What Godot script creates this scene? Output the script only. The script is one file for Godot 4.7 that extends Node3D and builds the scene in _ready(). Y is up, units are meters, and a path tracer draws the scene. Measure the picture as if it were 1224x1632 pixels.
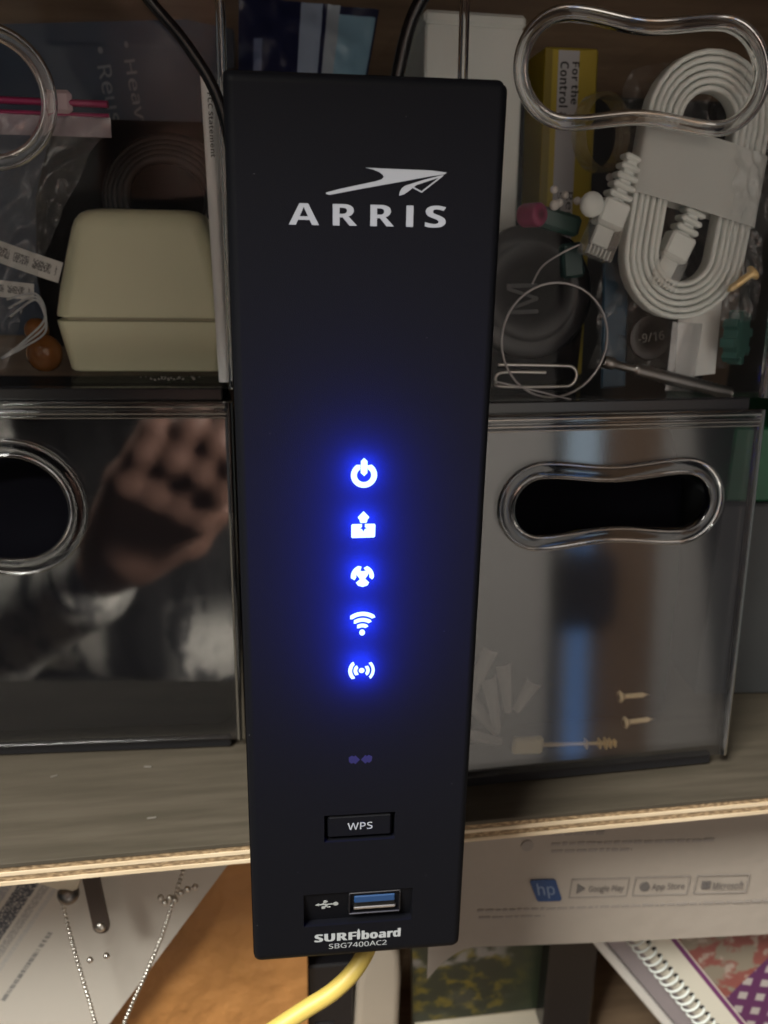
extends Node3D
# A black cable modem with lit blue icons, hung in front of a plywood shelf of clear organiser bins.
# Measures are in millimetres through V(); bins and what lies in them use the frames UL and UR of their stacks (x along the fronts, y up, z out of the front).

var UL := Transform3D(Basis(Vector3(.99981, 0, .01954), Vector3.UP, Vector3(-.01954, 0, .99981)), Vector3(-.1292, -.1128, -.1063))
var UR := Transform3D(Basis(Vector3(.9979, 0, -.0652), Vector3(-.0045, .9976, -.0696), Vector3(.0650, .0698, .9954)), Vector3(.0474, -.1128, -.0698))
var rng := RandomNumberGenerator.new()
var taken := {}
var M := {}


# ---------------------------------------------------------------- small helpers
func V(x: float, y: float, z: float = 0.0) -> Vector3:
	return Vector3(x, y, z) * .001

func T(x: float, y: float, z: float, rz: float = 0.0, ry: float = 0.0, rx: float = 0.0) -> Transform3D:
	return Transform3D(Basis.from_euler(Vector3(deg_to_rad(rx), deg_to_rad(ry), deg_to_rad(rz))), V(x, y, z))

func lin(r: float, g: float, b: float, a: float = 1.0) -> Color:
	var c := Color(r, g, b).linear_to_srgb()
	c.a = a
	return c

func mat(c: Color, rough: float = .5, metal: float = 0.0, spec: float = .5) -> StandardMaterial3D:
	var m := StandardMaterial3D.new()
	m.albedo_color = c
	m.roughness = rough
	m.metallic = metal
	m.metallic_specular = spec
	return m

func pane(alpha: float, c: Color, rough: float = .03) -> StandardMaterial3D:
	var m := mat(Color(c.r, c.g, c.b, alpha), rough)
	m.transparency = BaseMaterial3D.TRANSPARENCY_ALPHA
	return m

func glass(c: Color, rough: float = .02) -> StandardMaterial3D:
	var m := mat(Color(c.r, c.g, c.b, .0), rough)
	m.refraction_enabled = true
	m.refraction_scale = .05
	return m

func glow(c: Color, e: float) -> StandardMaterial3D:
	var m := mat(Color.BLACK, .5)
	m.emission_enabled = true
	m.emission = c
	m.emission_energy_multiplier = e
	return m

func noise_tex(freq: float, lo: Color, hi: Color, size: int = 512, octaves: int = 4, seed_: int = 1, kind: int = FastNoiseLite.TYPE_SIMPLEX_SMOOTH) -> Texture2D:
	var n := FastNoiseLite.new()
	n.noise_type = kind
	n.frequency = freq
	n.fractal_octaves = octaves
	n.seed = seed_
	var im := Image.create_empty(size, size, false, Image.FORMAT_RGB8)
	for y in size:
		for x in size:
			var a := float(x) / size
			var p := n.get_noise_2d(x, y) * (1.0 - a) + n.get_noise_2d(x - size, y) * a
			im.set_pixel(x, y, lo.lerp(hi, clampf(p * 1.1 + .5, 0, 1)))
	return ImageTexture.create_from_image(im)

func bumpy(m: StandardMaterial3D, tex: Texture2D, depth: float, scale: float) -> StandardMaterial3D:
	m.heightmap_enabled = true
	m.heightmap_texture = tex
	m.heightmap_scale = depth
	m.uv1_triplanar = true
	m.uv1_scale = Vector3.ONE * scale
	return m

func numbered(called: String) -> String:
	taken[called] = taken.get(called, -1) + 1
	return called if taken[called] == 0 else "%s_%03d" % [called, taken[called]]

func tag(o: Node3D, label: String, category: String, group: String = "", kind: String = "") -> Node3D:
	if label: o.set_meta("label", label)
	if category: o.set_meta("category", category)
	if group: o.set_meta("group", group)
	if kind: o.set_meta("kind", kind)
	return o

func thing(called: String, label: String, category: String, t: Transform3D, group: String = "") -> Node3D:
	var o := Node3D.new()
	o.name = numbered(called)
	add_child(o)
	o.transform = t
	tag(o, label, category, group)
	return o

func S() -> SurfaceTool:
	var st := SurfaceTool.new()
	st.begin(Mesh.PRIMITIVE_TRIANGLES)
	return st

func obj(called: String, what: Variant, m: Material, parent: Node3D = null, t: Transform3D = Transform3D.IDENTITY) -> MeshInstance3D:
	var o := MeshInstance3D.new()
	o.name = numbered(called) if parent == null else called
	if what is SurfaceTool:
		o.mesh = what.commit()
	else:
		o.mesh = what
	o.material_override = m
	(self if parent == null else parent).add_child(o, true)
	o.transform = t
	return o

func one(called: String, what: Variant, m: Material, t: Transform3D, label: String, category: String, group: String = "") -> MeshInstance3D:
	var o := obj(called, what, m, null, t)
	tag(o, label, category, group)
	return o

# a flat-shaded convex quad or polygon, wound so that its front looks along n
func face(st: SurfaceTool, p: Array, n: Vector3) -> void:
	var c: Vector3 = (p[1] - p[0]).cross(p[2] - p[0])
	if c.length_squared() < 1e-20 and p.size() > 3:
		c = (p[2] - p[0]).cross(p[3] - p[0])
	var q := p.duplicate()
	if c.dot(n) > 0: q.reverse()
	st.set_normal(n.normalized())
	for i in range(1, q.size() - 1):
		for k in [0, i, i + 1]:
			st.set_uv(Vector2(q[k].x, q[k].y))
			st.add_vertex(q[k])

# a box with chamfered edges, centre c, full size s (both in metres)
func box(st: SurfaceTool, c: Vector3, s: Vector3, b: float = .0004, basis: Basis = Basis.IDENTITY) -> void:
	var h := s * .5
	b = minf(b, minf(h.x, minf(h.y, h.z)) * .9)
	for ax in 3:
		var u := (ax + 1) % 3
		var v := (ax + 2) % 3
		for sg in [-1.0, 1.0]:
			var pts := []
			for k in [[-1, -1], [1, -1], [1, 1], [-1, 1]]:
				var p := Vector3.ZERO
				p[ax] = sg * h[ax]
				p[u] = k[0] * (h[u] - b)
				p[v] = k[1] * (h[v] - b)
				pts.append(c + basis * p)
			var n := Vector3.ZERO
			n[ax] = sg
			face(st, pts, basis * n)
		for su in [-1.0, 1.0]:
			for sv in [-1.0, 1.0]:
				var pts := []
				for k in [[-1, 0], [1, 0], [1, 1], [-1, 1]]:
					var p := Vector3.ZERO
					p[ax] = k[0] * (h[ax] - b)
					p[u] = su * (h[u] if k[1] == 0 else h[u] - b)
					p[v] = sv * (h[v] - b if k[1] == 0 else h[v])
					pts.append(c + basis * p)
				var n := Vector3.ZERO
				n[u] = su
				n[v] = sv
				face(st, pts, basis * n)
	for sx in [-1.0, 1.0]:
		for sy in [-1.0, 1.0]:
			for sz in [-1.0, 1.0]:
				var g := Vector3(sx, sy, sz)
				face(st, [c + basis * (g * Vector3(h.x, h.y - b, h.z - b)), c + basis * (g * Vector3(h.x - b, h.y, h.z - b)), c + basis * (g * Vector3(h.x - b, h.y - b, h.z))], basis * g)

func boxm(c: Vector3, s: Vector3, b: float = .4) -> ArrayMesh:
	var st := S()
	box(st, c * .001, s * .001, b * .001)
	return st.commit()

# smooth grid of points rows[i][j], joined into quads with shared normals
func grid(st: SurfaceTool, rows: Array, wrap_rows: bool = false, wrap_cols: bool = false, flip: bool = false) -> void:
	var nr := rows.size()
	var nc: int = rows[0].size()
	var nrm := []
	for i in nr:
		var line := []
		for j in nc:
			var a: Vector3 = rows[(i + 1) % nr if wrap_rows else mini(i + 1, nr - 1)][j] - rows[(i - 1 + nr) % nr if wrap_rows else maxi(i - 1, 0)][j]
			var b: Vector3 = rows[i][(j + 1) % nc if wrap_cols else mini(j + 1, nc - 1)] - rows[i][(j - 1 + nc) % nc if wrap_cols else maxi(j - 1, 0)]
			var n := a.cross(b)
			if flip: n = -n
			line.append(n.normalized() if n.length_squared() > 1e-24 else Vector3.UP)
		nrm.append(line)
	for i in (nr if wrap_rows else nr - 1):
		for j in (nc if wrap_cols else nc - 1):
			var i2 := (i + 1) % nr
			var j2 := (j + 1) % nc
			var q := [[i, j], [i, j2], [i2, j2], [i2, j]]
			var order := [0, 1, 2, 0, 2, 3]
			if flip: order = [0, 2, 1, 0, 3, 2]
			for k in order:
				var e: Array = q[k]
				st.set_normal(nrm[e[0]][e[1]])
				st.set_uv(Vector2(float(e[1] if j2 > 0 or k == 0 else nc) / maxf(nc - 1, 1), float(e[0]) / maxf(nr - 1, 1)))
				st.add_vertex(rows[e[0]][e[1]])

# sheet with thickness: f(u, v) -> point, u and v from 0 to 1
func sheet(st: SurfaceTool, f: Callable, nu: int, nv: int, thick: float) -> void:
	var a := []
	var b := []
	for i in nv + 1:
		var ra := []
		var rb := []
		for j in nu + 1:
			var u := float(j) / nu
			var v := float(i) / nv
			var p: Vector3 = f.call(u, v)
			var n: Vector3 = (f.call(u + .01, v) - f.call(u - .01, v)).cross(f.call(u, v + .01) - f.call(u, v - .01)).normalized()
			ra.append(p + n * thick * .5)
			rb.append(p - n * thick * .5)
		a.append(ra)
		b.append(rb)
	grid(st, a, false, false, true)
	if thick <= 0.0: return
	grid(st, b)
	for e in 2:
		for i in nv:
			var j := 0 if e == 0 else nu
			face(st, [a[i][j], a[i + 1][j], b[i + 1][j], b[i][j]], (a[i][j] - a[i][1 if e == 0 else nu - 1]))
		for j in nu:
			var i := 0 if e == 0 else nv
			face(st, [a[i][j], a[i][j + 1], b[i][j + 1], b[i][j]], (a[i][j] - a[1 if e == 0 else nv - 1][j]))

func spline(p: Array, n: int, closed: bool = false) -> Array:
	var out := []
	var c := p.size()
	for i in (c if closed else c - 1):
		var a: Vector3 = p[(i - 1 + c) % c] if closed or i > 0 else p[0]
		var b: Vector3 = p[i]
		var d: Vector3 = p[(i + 1) % c]
		var e: Vector3 = p[(i + 2) % c] if closed or i + 2 < c else p[c - 1]
		for k in n:
			out.append(b.cubic_interpolate(d, a, e, float(k) / n))
	if not closed: out.append(p[c - 1])
	return out

# sweep an ellipse (ra across, rb along 'up') down a path of points in metres
func tube(st: SurfaceTool, path: Array, ra: float, rb: float = -1.0, seg: int = 10, closed: bool = false, up: Vector3 = Vector3.ZERO, square: float = 1.0, taper: float = 1.0) -> void:
	if rb < 0: rb = ra
	var rows := []
	var n := path.size()
	var prev := Vector3.ZERO
	for i in n:
		var a: Vector3 = path[(i - 1 + n) % n] if closed else path[maxi(i - 1, 0)]
		var b: Vector3 = path[(i + 1) % n] if closed else path[mini(i + 1, n - 1)]
		var t := (b - a).normalized()
		var w := up
		if up == Vector3.ZERO:
			w = prev if prev != Vector3.ZERO else (Vector3.UP if absf(t.y) < .8 else Vector3.RIGHT)
		var x := t.cross(w).normalized()
		w = x.cross(t).normalized()
		prev = w
		var k := lerpf(1.0, taper, float(i) / maxf(n - 1, 1))
		var row := []
		for s in seg:
			var th := TAU * s / seg
			var cx := signf(cos(th)) * pow(absf(cos(th)), square)
			var cy := signf(sin(th)) * pow(absf(sin(th)), square)
			row.append(path[i] + x * cx * ra * k + w * cy * rb * k)
		rows.append(row)
	grid(st, rows, closed, true, true)
	if not closed:
		for e in [0, n - 1]:
			var t: Vector3 = (path[0] - path[1]) if e == 0 else (path[n - 1] - path[n - 2])
			face(st, rows[e], t)

# solid of revolution round y: profile of (radius, height) in metres
func lathe(st: SurfaceTool, prof: Array, seg: int = 24, b: Transform3D = Transform3D.IDENTITY) -> void:
	var rows := []
	for p in prof:
		var row := []
		for s in seg:
			var th := TAU * s / seg
			row.append(b * Vector3(cos(th) * p[0], p[1], sin(th) * p[0]))
		rows.append(row)
	grid(st, rows, false, true)

func ball(st: SurfaceTool, c: Vector3, r: float, seg: int = 12, squash: Vector3 = Vector3.ONE) -> void:
	var rows := []
	for i in seg / 2 + 1:
		var a := PI * i / (seg / 2)
		var row := []
		for s in seg:
			var th := TAU * s / seg
			row.append(c + Vector3(sin(a) * cos(th), -cos(a), sin(a) * sin(th)) * r * squash)
		rows.append(row)
	grid(st, rows, false, true)

# a flat shape from outline points (millimetres, x right, y up), from z0 to z1
func slab(st: SurfaceTool, poly: PackedVector2Array, z0: float, z1: float, k: float = .001) -> void:
	if Geometry2D.is_polygon_clockwise(poly): poly.reverse()
	var ids := Geometry2D.triangulate_polygon(poly)
	for z in [z0, z1]:
		for i in range(0, ids.size(), 3):
			var tri := []
			for j in 3:
				var p := poly[ids[i + j]]
				tri.append(Vector3(p.x * k, p.y * k, z * k))
			face(st, tri, Vector3(0, 0, 1 if z == maxf(z0, z1) else -1))
	for i in poly.size():
		var p := poly[i]
		var q := poly[(i + 1) % poly.size()]
		face(st, [Vector3(p.x * k, p.y * k, z0 * k), Vector3(q.x * k, q.y * k, z0 * k), Vector3(q.x * k, q.y * k, z1 * k), Vector3(p.x * k, p.y * k, z1 * k)], Vector3(q.y - p.y, p.x - q.x, 0))

func stroke_poly(pts: Array, w: float) -> PackedVector2Array:
	var r := Geometry2D.offset_polyline(PackedVector2Array(pts), w * .5 , Geometry2D.JOIN_ROUND, Geometry2D.END_ROUND)
	return r[0]

func arc_pts(c: Vector2, r: float, a0: float, a1: float, n: int = 20) -> Array:
	var out := []
	for i in n + 1:
		var a := deg_to_rad(lerpf(a0, a1, float(i) / n))
		out.append(c + Vector2(cos(a), sin(a)) * r)
	return out

func circle(c: Vector2, r: float, n: int = 24, sy: float = 1.0) -> PackedVector2Array:
	var out := PackedVector2Array()
	for i in n:
		out.append(c + Vector2(cos(TAU * i / n), sin(TAU * i / n) * sy) * r)
	return out

func rrect(x0: float, y0: float, x1: float, y1: float, r: float, n: int = 5) -> PackedVector2Array:
	var out := PackedVector2Array()
	for k in [[x1 - r, y1 - r, 0], [x0 + r, y1 - r, 90], [x0 + r, y0 + r, 180], [x1 - r, y0 + r, 270]]:
		for i in n + 1:
			var a := deg_to_rad(k[2] + 90.0 * i / n)
			out.append(Vector2(k[0] + cos(a) * r, k[1] + sin(a) * r))
	return out

# lettering scaled into the box x0..x1, y0..y1 (millimetres) of its parent's front
func words(called: String, s: String, x0: float, x1: float, y0: float, y1: float, z: float, m: Material, parent: Node3D, bold: bool = true, t: Transform3D = Transform3D.IDENTITY, fat: float = 0.0) -> MeshInstance3D:
	var f := SystemFont.new()
	f.font_names = PackedStringArray(["Droid Sans"])
	f.font_weight = 700 if bold else 400
	var tm := TextMesh.new()
	if fat > 0:
		var fv := FontVariation.new()
		fv.base_font = f
		fv.variation_embolden = fat
		tm.font = fv
	else:
		tm.font = f
	tm.text = s
	tm.font_size = 48
	tm.pixel_size = .01
	tm.depth = .02
	tm.curve_step = .8
	var bb := tm.get_aabb()
	var o := obj(called, tm, m, parent)
	var sx := (x1 - x0) * .001 / maxf(bb.size.x, 1e-6)
	var sy := (y1 - y0) * .001 / maxf(bb.size.y, 1e-6)
	var sz := .00006 / .02
	o.transform = t * Transform3D(Basis(Vector3(sx, 0, 0), Vector3(0, sy, 0), Vector3(0, 0, sz)), V(x0, y0, z) - Vector3(bb.position.x * sx, bb.position.y * sy, 0))
	return o

# print on paper: lines of word-like dark bars
func print_tex(w: int, h: int, paper: Color, ink: Color, rows: Array) -> Texture2D:
	var im := Image.create_empty(w, h, false, Image.FORMAT_RGB8)
	im.fill(paper)
	for r in rows:   # [x, y, length, height]
		var x: int = r[0]
		while x < r[0] + r[2]:
			var l := rng.randi_range(int(r[3]), int(r[3] * 4))
			for i in range(x, mini(x + l, mini(r[0] + r[2], w - 1))):
				for j in range(r[1], mini(r[1] + r[3], h - 1)):
					if rng.randf() < .62: im.set_pixel(i, j, ink.lerp(paper, rng.randf() * .5))
			x += l + maxi(int(r[3] * .6), 1)
	return ImageTexture.create_from_image(im)


# ---------------------------------------------------------------- the scene
func _ready() -> void:
	rng.seed = 11
	var cam := Camera3D.new()
	cam.name = "camera"
	add_child(cam)
	cam.transform = Transform3D(Basis.from_euler(Vector3(-.321199, -.122459, .019765)), Vector3(-.01963, .087345, .199777))
	cam.current = true
	var ca := CameraAttributesPhysical.new()
	ca.frustum_focal_length = 20.59
	ca.frustum_near = .01
	ca.frustum_far = 30.0
	ca.frustum_focus_distance = .222
	ca.exposure_aperture = 13.0
	cam.attributes = ca
	cam.fov = 60.46
	cam.near = .01
	cam.far = 30.0
	var we := WorldEnvironment.new()
	we.name = "environment"
	var e := Environment.new()
	e.background_mode = Environment.BG_COLOR
	e.background_color = lin(.040, .042, .043)
	e.tonemap_mode = Environment.TONE_MAPPER_LINEAR
	e.tonemap_exposure = 1.0
	e.sdfgi_enabled = true
	e.ssao_enabled = true
	e.ssil_enabled = true
	we.environment = e
	add_child(we)

	materials()
	room()
	shelves()
	bins()
	modem()
	upper_left()
	upper_right()
	middle()
	lower_bins()
	below_left()
	below_right()
	photographer()


func materials() -> void:
	M.black = bumpy(mat(lin(.0040, .0043, .0060), .56, 0.0, .22), noise_tex(.35, Color.BLACK, Color.WHITE, 256, 2, 5), .0035, 60.0)
	M.black_body = mat(lin(.012, .012, .013), .5)
	M.black_gloss = mat(lin(.008, .008, .01), .25)
	M.print = mat(lin(.34, .36, .36), .5)
	M.clear = pane(.02, lin(.10, .10, .10), .02)
	M.clear.metallic_specular = .16
	M.shade_tint = mat(lin(.012, .012, .014, .28), .075, 0.0, 1.0)  # dark tint stands in for the shade inside the clear lower bins
	M.shade_tint.transparency = BaseMaterial3D.TRANSPARENCY_ALPHA
	M.shade_tint.clearcoat_enabled = true
	M.shade_tint.clearcoat = 1.0
	M.shade_tint.clearcoat_roughness = .075
	M.shade_tint_left = M.shade_tint.duplicate()
	M.shade_tint_left.roughness = .042
	M.shade_tint_left.clearcoat_roughness = .042
	M.glass = glass(lin(.86, .87, .87))
	M.shade_tint_glass = glass(lin(.20, .21, .23))  # rims of the lower bins tinted darker for the same shade
	M.film = pane(.075, lin(.5, .52, .53), .16)
	M.film.metallic_specular = .6
	M.white = mat(lin(.70, .745, .715), .55)
	M.paper = mat(lin(.66, .67, .65), .8)
	M.scrap = mat(lin(.42, .39, .35), .8)
	M.leaflet = mat(lin(.86, .88, .88), .7)
	M.metal = mat(lin(.6, .58, .54), .28, 1.0)
	M.dark_metal = mat(lin(.22, .21, .2), .35, 1.0)
	M.brass = mat(lin(.72, .53, .25), .4, .4)


func room() -> void:
	# an unseen lamp up on the left lights the shelf; another unseen one at right is placed to brighten the mirrored person and wall
	var spots := [["unseen_ceiling_lamp", "unseen round lamp above the shelf on the left, lighting the shelf", Vector3(-.62, .98, .66), Vector3(0, -.1, -.05), .26, 5.0, Color(1.0, .98, .90)], ["unseen_right_lamp", "unseen lamp at the right of the shelf, placed to brighten the person and far wall", Vector3(.70, .22, -.06), Vector3(.30, -.26, .76), .07, 9.0, Color(1.0, .94, .86)]]
	for q in spots:
		var at: Vector3 = q[2]
		var to: Vector3 = q[3]
		var lamp := thing(q[0], q[1], "lamp", Transform3D(Basis.IDENTITY, at).looking_at(to, Vector3.UP))
		var b := Transform3D(Basis.from_euler(Vector3(PI / 2, 0, 0)), Vector3.ZERO)
		var r: float = q[4]
		var st := S()
		lathe(st, [[.0, .05], [r * .6, .05], [r, .03], [r * 1.05, .0], [r, -.002]], 32, b)
		obj("lamp_body", st, M.white, lamp)
		st = S()
		lathe(st, [[r, -.002], [r * .9, -.01], [r * .5, -.018], [.0, -.02]], 32, b)
		var c: Color = q[6]
		obj("lamp_shade", st, glow(lin(c.r, c.g * .95, c.b * .9), 2.0), lamp)
		var al := AreaLight3D.new()
		al.name = "lamp_light"
		lamp.add_child(al)
		al.area_size = Vector2(r * 1.8, r * 1.8)
		al.light_color = lin(c.r, c.g, c.b)
		al.light_energy = q[5]
		al.area_range = 6.0
		al.area_attenuation = 2.0
		al.shadow_enabled = true
		al.position = Vector3(0, 0, -.03)
	var wm := mat(lin(.41, .395, .38), .9)
	for w in [[Vector3(-370, 0, 1630), Vector3(2460, 2600, 60)], [Vector3(1560, 0, 1630), Vector3(820, 2600, 60)]]:
		tag(obj("room_wall", boxm(w[0], w[1], 1.0), wm), "", "", "", "structure")
	var fl := obj("floor", boxm(Vector3(0, -1310, 700), Vector3(4000, 60, 2600), 1.0), mat(lin(.10, .075, .055), .6))
	tag(fl, "", "", "", "structure")
	# door, and an out-of-view strip of bluish light at its side
	var d := thing("door", "brown wooden door mirrored in the lower right bin", "door", T(1075, -1275, 1610))
	obj("door_leaf", boxm(Vector3(0, 1000, 0), Vector3(150, 2000, 40), 2.0), mat(lin(.19, .12, .076), .5), d)
	obj("handle", boxm(Vector3(-50, 950, -40), Vector3(12, 12, 60), 2.0), M.metal, d)
	var w2 := thing("unseen_glow_strip", "narrow bluish glowing strip out of view beside the door, mirrored in the lower right bin", "unseen_glow_strip", T(947, -1275, 1612))
	obj("frame", boxm(Vector3(0, 600, 20), Vector3(106, 1204, 30), 2.0), mat(lin(.22, .21, .2), .6), w2)
	obj("pane", boxm(Vector3(0, 1100, 2), Vector3(84, 180, 4), .5), glow(lin(.62, .78, .92), 2.6), w2)
	obj("pane", boxm(Vector3(0, 490, 2), Vector3(56, 960, 4), .5), glow(lin(.22, .44, .92), 1.7), w2)
	var st2 := S()
	box(st2, V(0, -90, 0), V(150, 190, 50), .02)
	tube(st2, [V(-40, 0, 0), V(-20, 60, 0), V(20, 60, 0), V(40, 0, 0)], .006)
	one("hanging_bag", st2, mat(lin(.01, .01, .018), .8), T(945, -455, 1560), "black bag hanging before the bluish strip", "bag")
	one("dark_blanket", boxm(Vector3(0, 0, 0), Vector3(600, 2000, 30), 8), mat(lin(.012, .012, .018), .9), T(1560, -275, 1585, 8), "dark blanket hung on the wall beyond the door", "blanket")


func shelves() -> void:
	# the plywood shelf: five plies, the edge turned a little from the modem's front
	var sh := Node3D.new()
	sh.name = "plywood_shelf"
	add_child(sh)
	sh.set_meta("kind", "structure")
	sh.transform = T(0, -112.8, -51.2, 0, 2.55)
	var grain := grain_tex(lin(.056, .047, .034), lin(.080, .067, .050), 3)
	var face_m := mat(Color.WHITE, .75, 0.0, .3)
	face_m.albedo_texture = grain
	face_m.uv1_triplanar = true
	face_m.uv1_scale = Vector3(5, 5, 5)
	var light_m := mat(Color.WHITE, .75)
	light_m.albedo_texture = grain_tex(lin(.52, .41, .27), lin(.68, .56, .40), 8)
	light_m.uv1_triplanar = true
	light_m.uv1_scale = Vector3(9, 9, 9)
	var dark_m := mat(Color.WHITE, .9)
	dark_m.albedo_texture = noise_tex(.09, lin(.13, .085, .045), lin(.42, .30, .17), 256, 4, 4)
	dark_m.uv1_triplanar = true
	dark_m.uv1_scale = Vector3(14, 40, 14)
	var y := 0.0
	var hs := [1.5, 2.0, 1.4, 2.3, 1.4]
	for i in 5:
		var st := S()
		var h: float = hs[i]
		var jut := 0.0 if i % 2 == 0 else -.35
		wavy_board(st, -330, 330, -230, jut, y - h, y, i)
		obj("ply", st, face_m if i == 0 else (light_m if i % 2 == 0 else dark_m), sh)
		y -= h
	for c in [[-66.0, 17.0, 3.2, 4.0, "small pale fleck alone in the middle of the shelf top"], [-104.0, 46.5, 2.6, 20.0, "small pale fleck at the foot of the lower left bin, the left one"], [-70.0, 48.0, 3.0, -10.0, "small pale fleck at the foot of the lower left bin, the right one"]]:
		var st := S()
		box(st, Vector3.ZERO, V(c[2], .4, .9), .0002)
		one("paint_fleck", st, mat(lin(.105, .092, .075), .6), sh.transform * T(c[0], .25, -c[1], 0, c[3]), c[4], "fleck", "pale flecks on the shelf")
	# boards above and behind; the upper one, out of view, shades the bins
	var back_m := mat(Color.WHITE, .7)
	back_m.albedo_texture = grain_tex(lin(.13, .085, .05), lin(.23, .155, .095), 13)
	back_m.uv1_triplanar = true
	back_m.uv1_scale = Vector3(3, 3, 3)
	var up := obj("unseen_upper_shelf", boxm(Vector3(0, 212, -125), Vector3(700, 10, 440), .8), back_m)
	tag(up, "", "", "", "structure")
	var bk := obj("back_board", boxm(Vector3(0, -100, -320), Vector3(700, 640, 12), .8), back_m)
	tag(bk, "", "", "", "structure")
	var lo := obj("lower_shelf", boxm(Vector3(0, -345, -170), Vector3(700, 12, 300), .8), back_m)
	tag(lo, "", "", "", "structure")
	var sd := obj("side_light_block", boxm(Vector3(262, -70, -145), Vector3(12, 640, 350), .8), mat(lin(.05, .055, .05), .7))  # reaches forward to keep the right-hand lamp off the shelf
	tag(sd, "", "", "", "structure")


func wavy_board(st: SurfaceTool, x0: float, x1: float, z0: float, z1: float, y0: float, y1: float, seed_: int) -> void:
	var n := 120
	var top := []
	var bot := []
	var fa := FastNoiseLite.new()
	fa.seed = seed_ + 40
	fa.frequency = .05
	for i in n + 1:
		var x := lerpf(x0, x1, float(i) / n)
		var z := z1 + fa.get_noise_1d(x) * (.05 if seed_ % 2 == 0 else .22)
		var dy := fa.get_noise_1d(x * .4 + 300) * .3
		top.append([V(x, y1 - .12 if seed_ == 0 else y1 - .01, z), V(x, y1 if seed_ == 0 else y1 - .01, z - .3), V(x, y1 if seed_ == 0 else y1 - .01, z0)])
		bot.append([V(x, y0 + dy * 0.0, z), V(x, y0, z0)])
	for i in n:
		face(st, [bot[i][0], bot[i + 1][0], top[i + 1][0], top[i][0]], Vector3(0, 0, 1))
		face(st, [top[i][0], top[i + 1][0], top[i + 1][1], top[i][1]], Vector3(0, 1, .5))
		face(st, [top[i][1], top[i + 1][1], top[i + 1][2], top[i][2]], Vector3.UP)
		face(st, [bot[i][0], bot[i + 1][0], bot[i + 1][1], bot[i][1]], Vector3.DOWN)

func grain_tex(lo: Color, hi: Color, seed_: int) -> Texture2D:
	var n := FastNoiseLite.new()
	n.seed = seed_
	n.frequency = .012
	n.fractal_octaves = 4
	var size := 512
	var im := Image.create_empty(size, size, false, Image.FORMAT_RGB8)
	for y in size:
		for x in size:
			var a := float(x) / size
			var b := float(y) / size
			var p := 0.0
			p += n.get_noise_2d(x * .35, y * 4.0) * (1 - a) * (1 - b) + n.get_noise_2d((x - size) * .35, y * 4.0) * a * (1 - b)
			p += n.get_noise_2d(x * .35, (y - size) * 4.0) * (1 - a) * b + n.get_noise_2d((x - size) * .35, (y - size) * 4.0) * a * b
			var f := n.get_noise_2d(x * 2.0, y * 26.0) * .22
			im.set_pixel(x, y, lo.lerp(hi, clampf(p * 1.3 + f + .5, 0, 1)))
	return ImageTexture.create_from_image(im)


# ---------------------------------------------------------------- bins
func dogbone(cx: float, cy: float, hw: float, r: float, dip: float) -> Array:
	# outline of a bin's hand hole: two round lobes and a slightly narrower waist
	var out := []
	var lx := hw - r
	for s in 2:
		for i in 25:
			var a := deg_to_rad(-90.0 + 180.0 * i / 24.0)
			out.append(Vector2(lx + cos(a) * r, sin(a) * r) * (1.0 if s == 0 else -1.0))
		for i in range(1, 24):
			var x := lx - 2.0 * lx * i / 24.0
			out.append(Vector2(x, r - dip * (.5 + .5 * cos(PI * x / maxf(lx, .01)))) * (1.0 if s == 0 else -1.0))
	for i in out.size(): out[i] += Vector2(cx, cy)
	return out

# a plate with a hole, corner radius left sharp; x0..x1, y0..y1, hole outline, between z0 and z1
func plate(st: SurfaceTool, x0: float, y0: float, x1: float, y1: float, hole: Array, z0: float, z1: float) -> void:
	var c := Vector2.ZERO
	for p in hole: c += p
	c /= hole.size()
	var outer := []
	var inner := []
	var n := hole.size()
	for i in n:
		var p: Vector2 = hole[i]
		var d := p - c
		var k := 1e9
		if d.x > 1e-6: k = minf(k, (x1 - c.x) / d.x)
		if d.x < -1e-6: k = minf(k, (x0 - c.x) / d.x)
		if d.y > 1e-6: k = minf(k, (y1 - c.y) / d.y)
		if d.y < -1e-6: k = minf(k, (y0 - c.y) / d.y)
		outer.append(c + d * k)
		inner.append(p)
	var corners := [Vector2(x0, y0), Vector2(x1, y0), Vector2(x1, y1), Vector2(x0, y1)]
	for z in [z0, z1]:
		var nn := Vector3(0, 0, 1 if z > minf(z0, z1) else -1)
		for i in n:
			var j := (i + 1) % n
			var poly := [V(inner[i].x, inner[i].y, z), V(outer[i].x, outer[i].y, z)]
			var on_x := absf(outer[i].x - outer[j].x) > .001
			var on_y := absf(outer[i].y - outer[j].y) > .001
			if on_x and on_y:
				for q in corners:
					if (absf(q.x - outer[i].x) < .001 or absf(q.y - outer[i].y) < .001) and (absf(q.x - outer[j].x) < .001 or absf(q.y - outer[j].y) < .001):
						poly.append(V(q.x, q.y, z))
			poly.append(V(outer[j].x, outer[j].y, z))
			poly.append(V(inner[j].x, inner[j].y, z))
			face(st, poly, nn)
	for i in n:
		var j := (i + 1) % n
		var p: Vector2 = inner[i]
		var q: Vector2 = inner[j]
		face(st, [V(p.x, p.y, z0), V(q.x, q.y, z0), V(q.x, q.y, z1), V(p.x, p.y, z1)], Vector3(c.x - p.x, c.y - p.y, 0))
	for i in 4:
		var p: Vector2 = corners[i]
		var q: Vector2 = corners[(i + 1) % 4]
		face(st, [V(p.x, p.y, z0), V(q.x, q.y, z0), V(q.x, q.y, z1), V(p.x, p.y, z1)], Vector3(q.y - p.y, p.x - q.x, 0))

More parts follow.
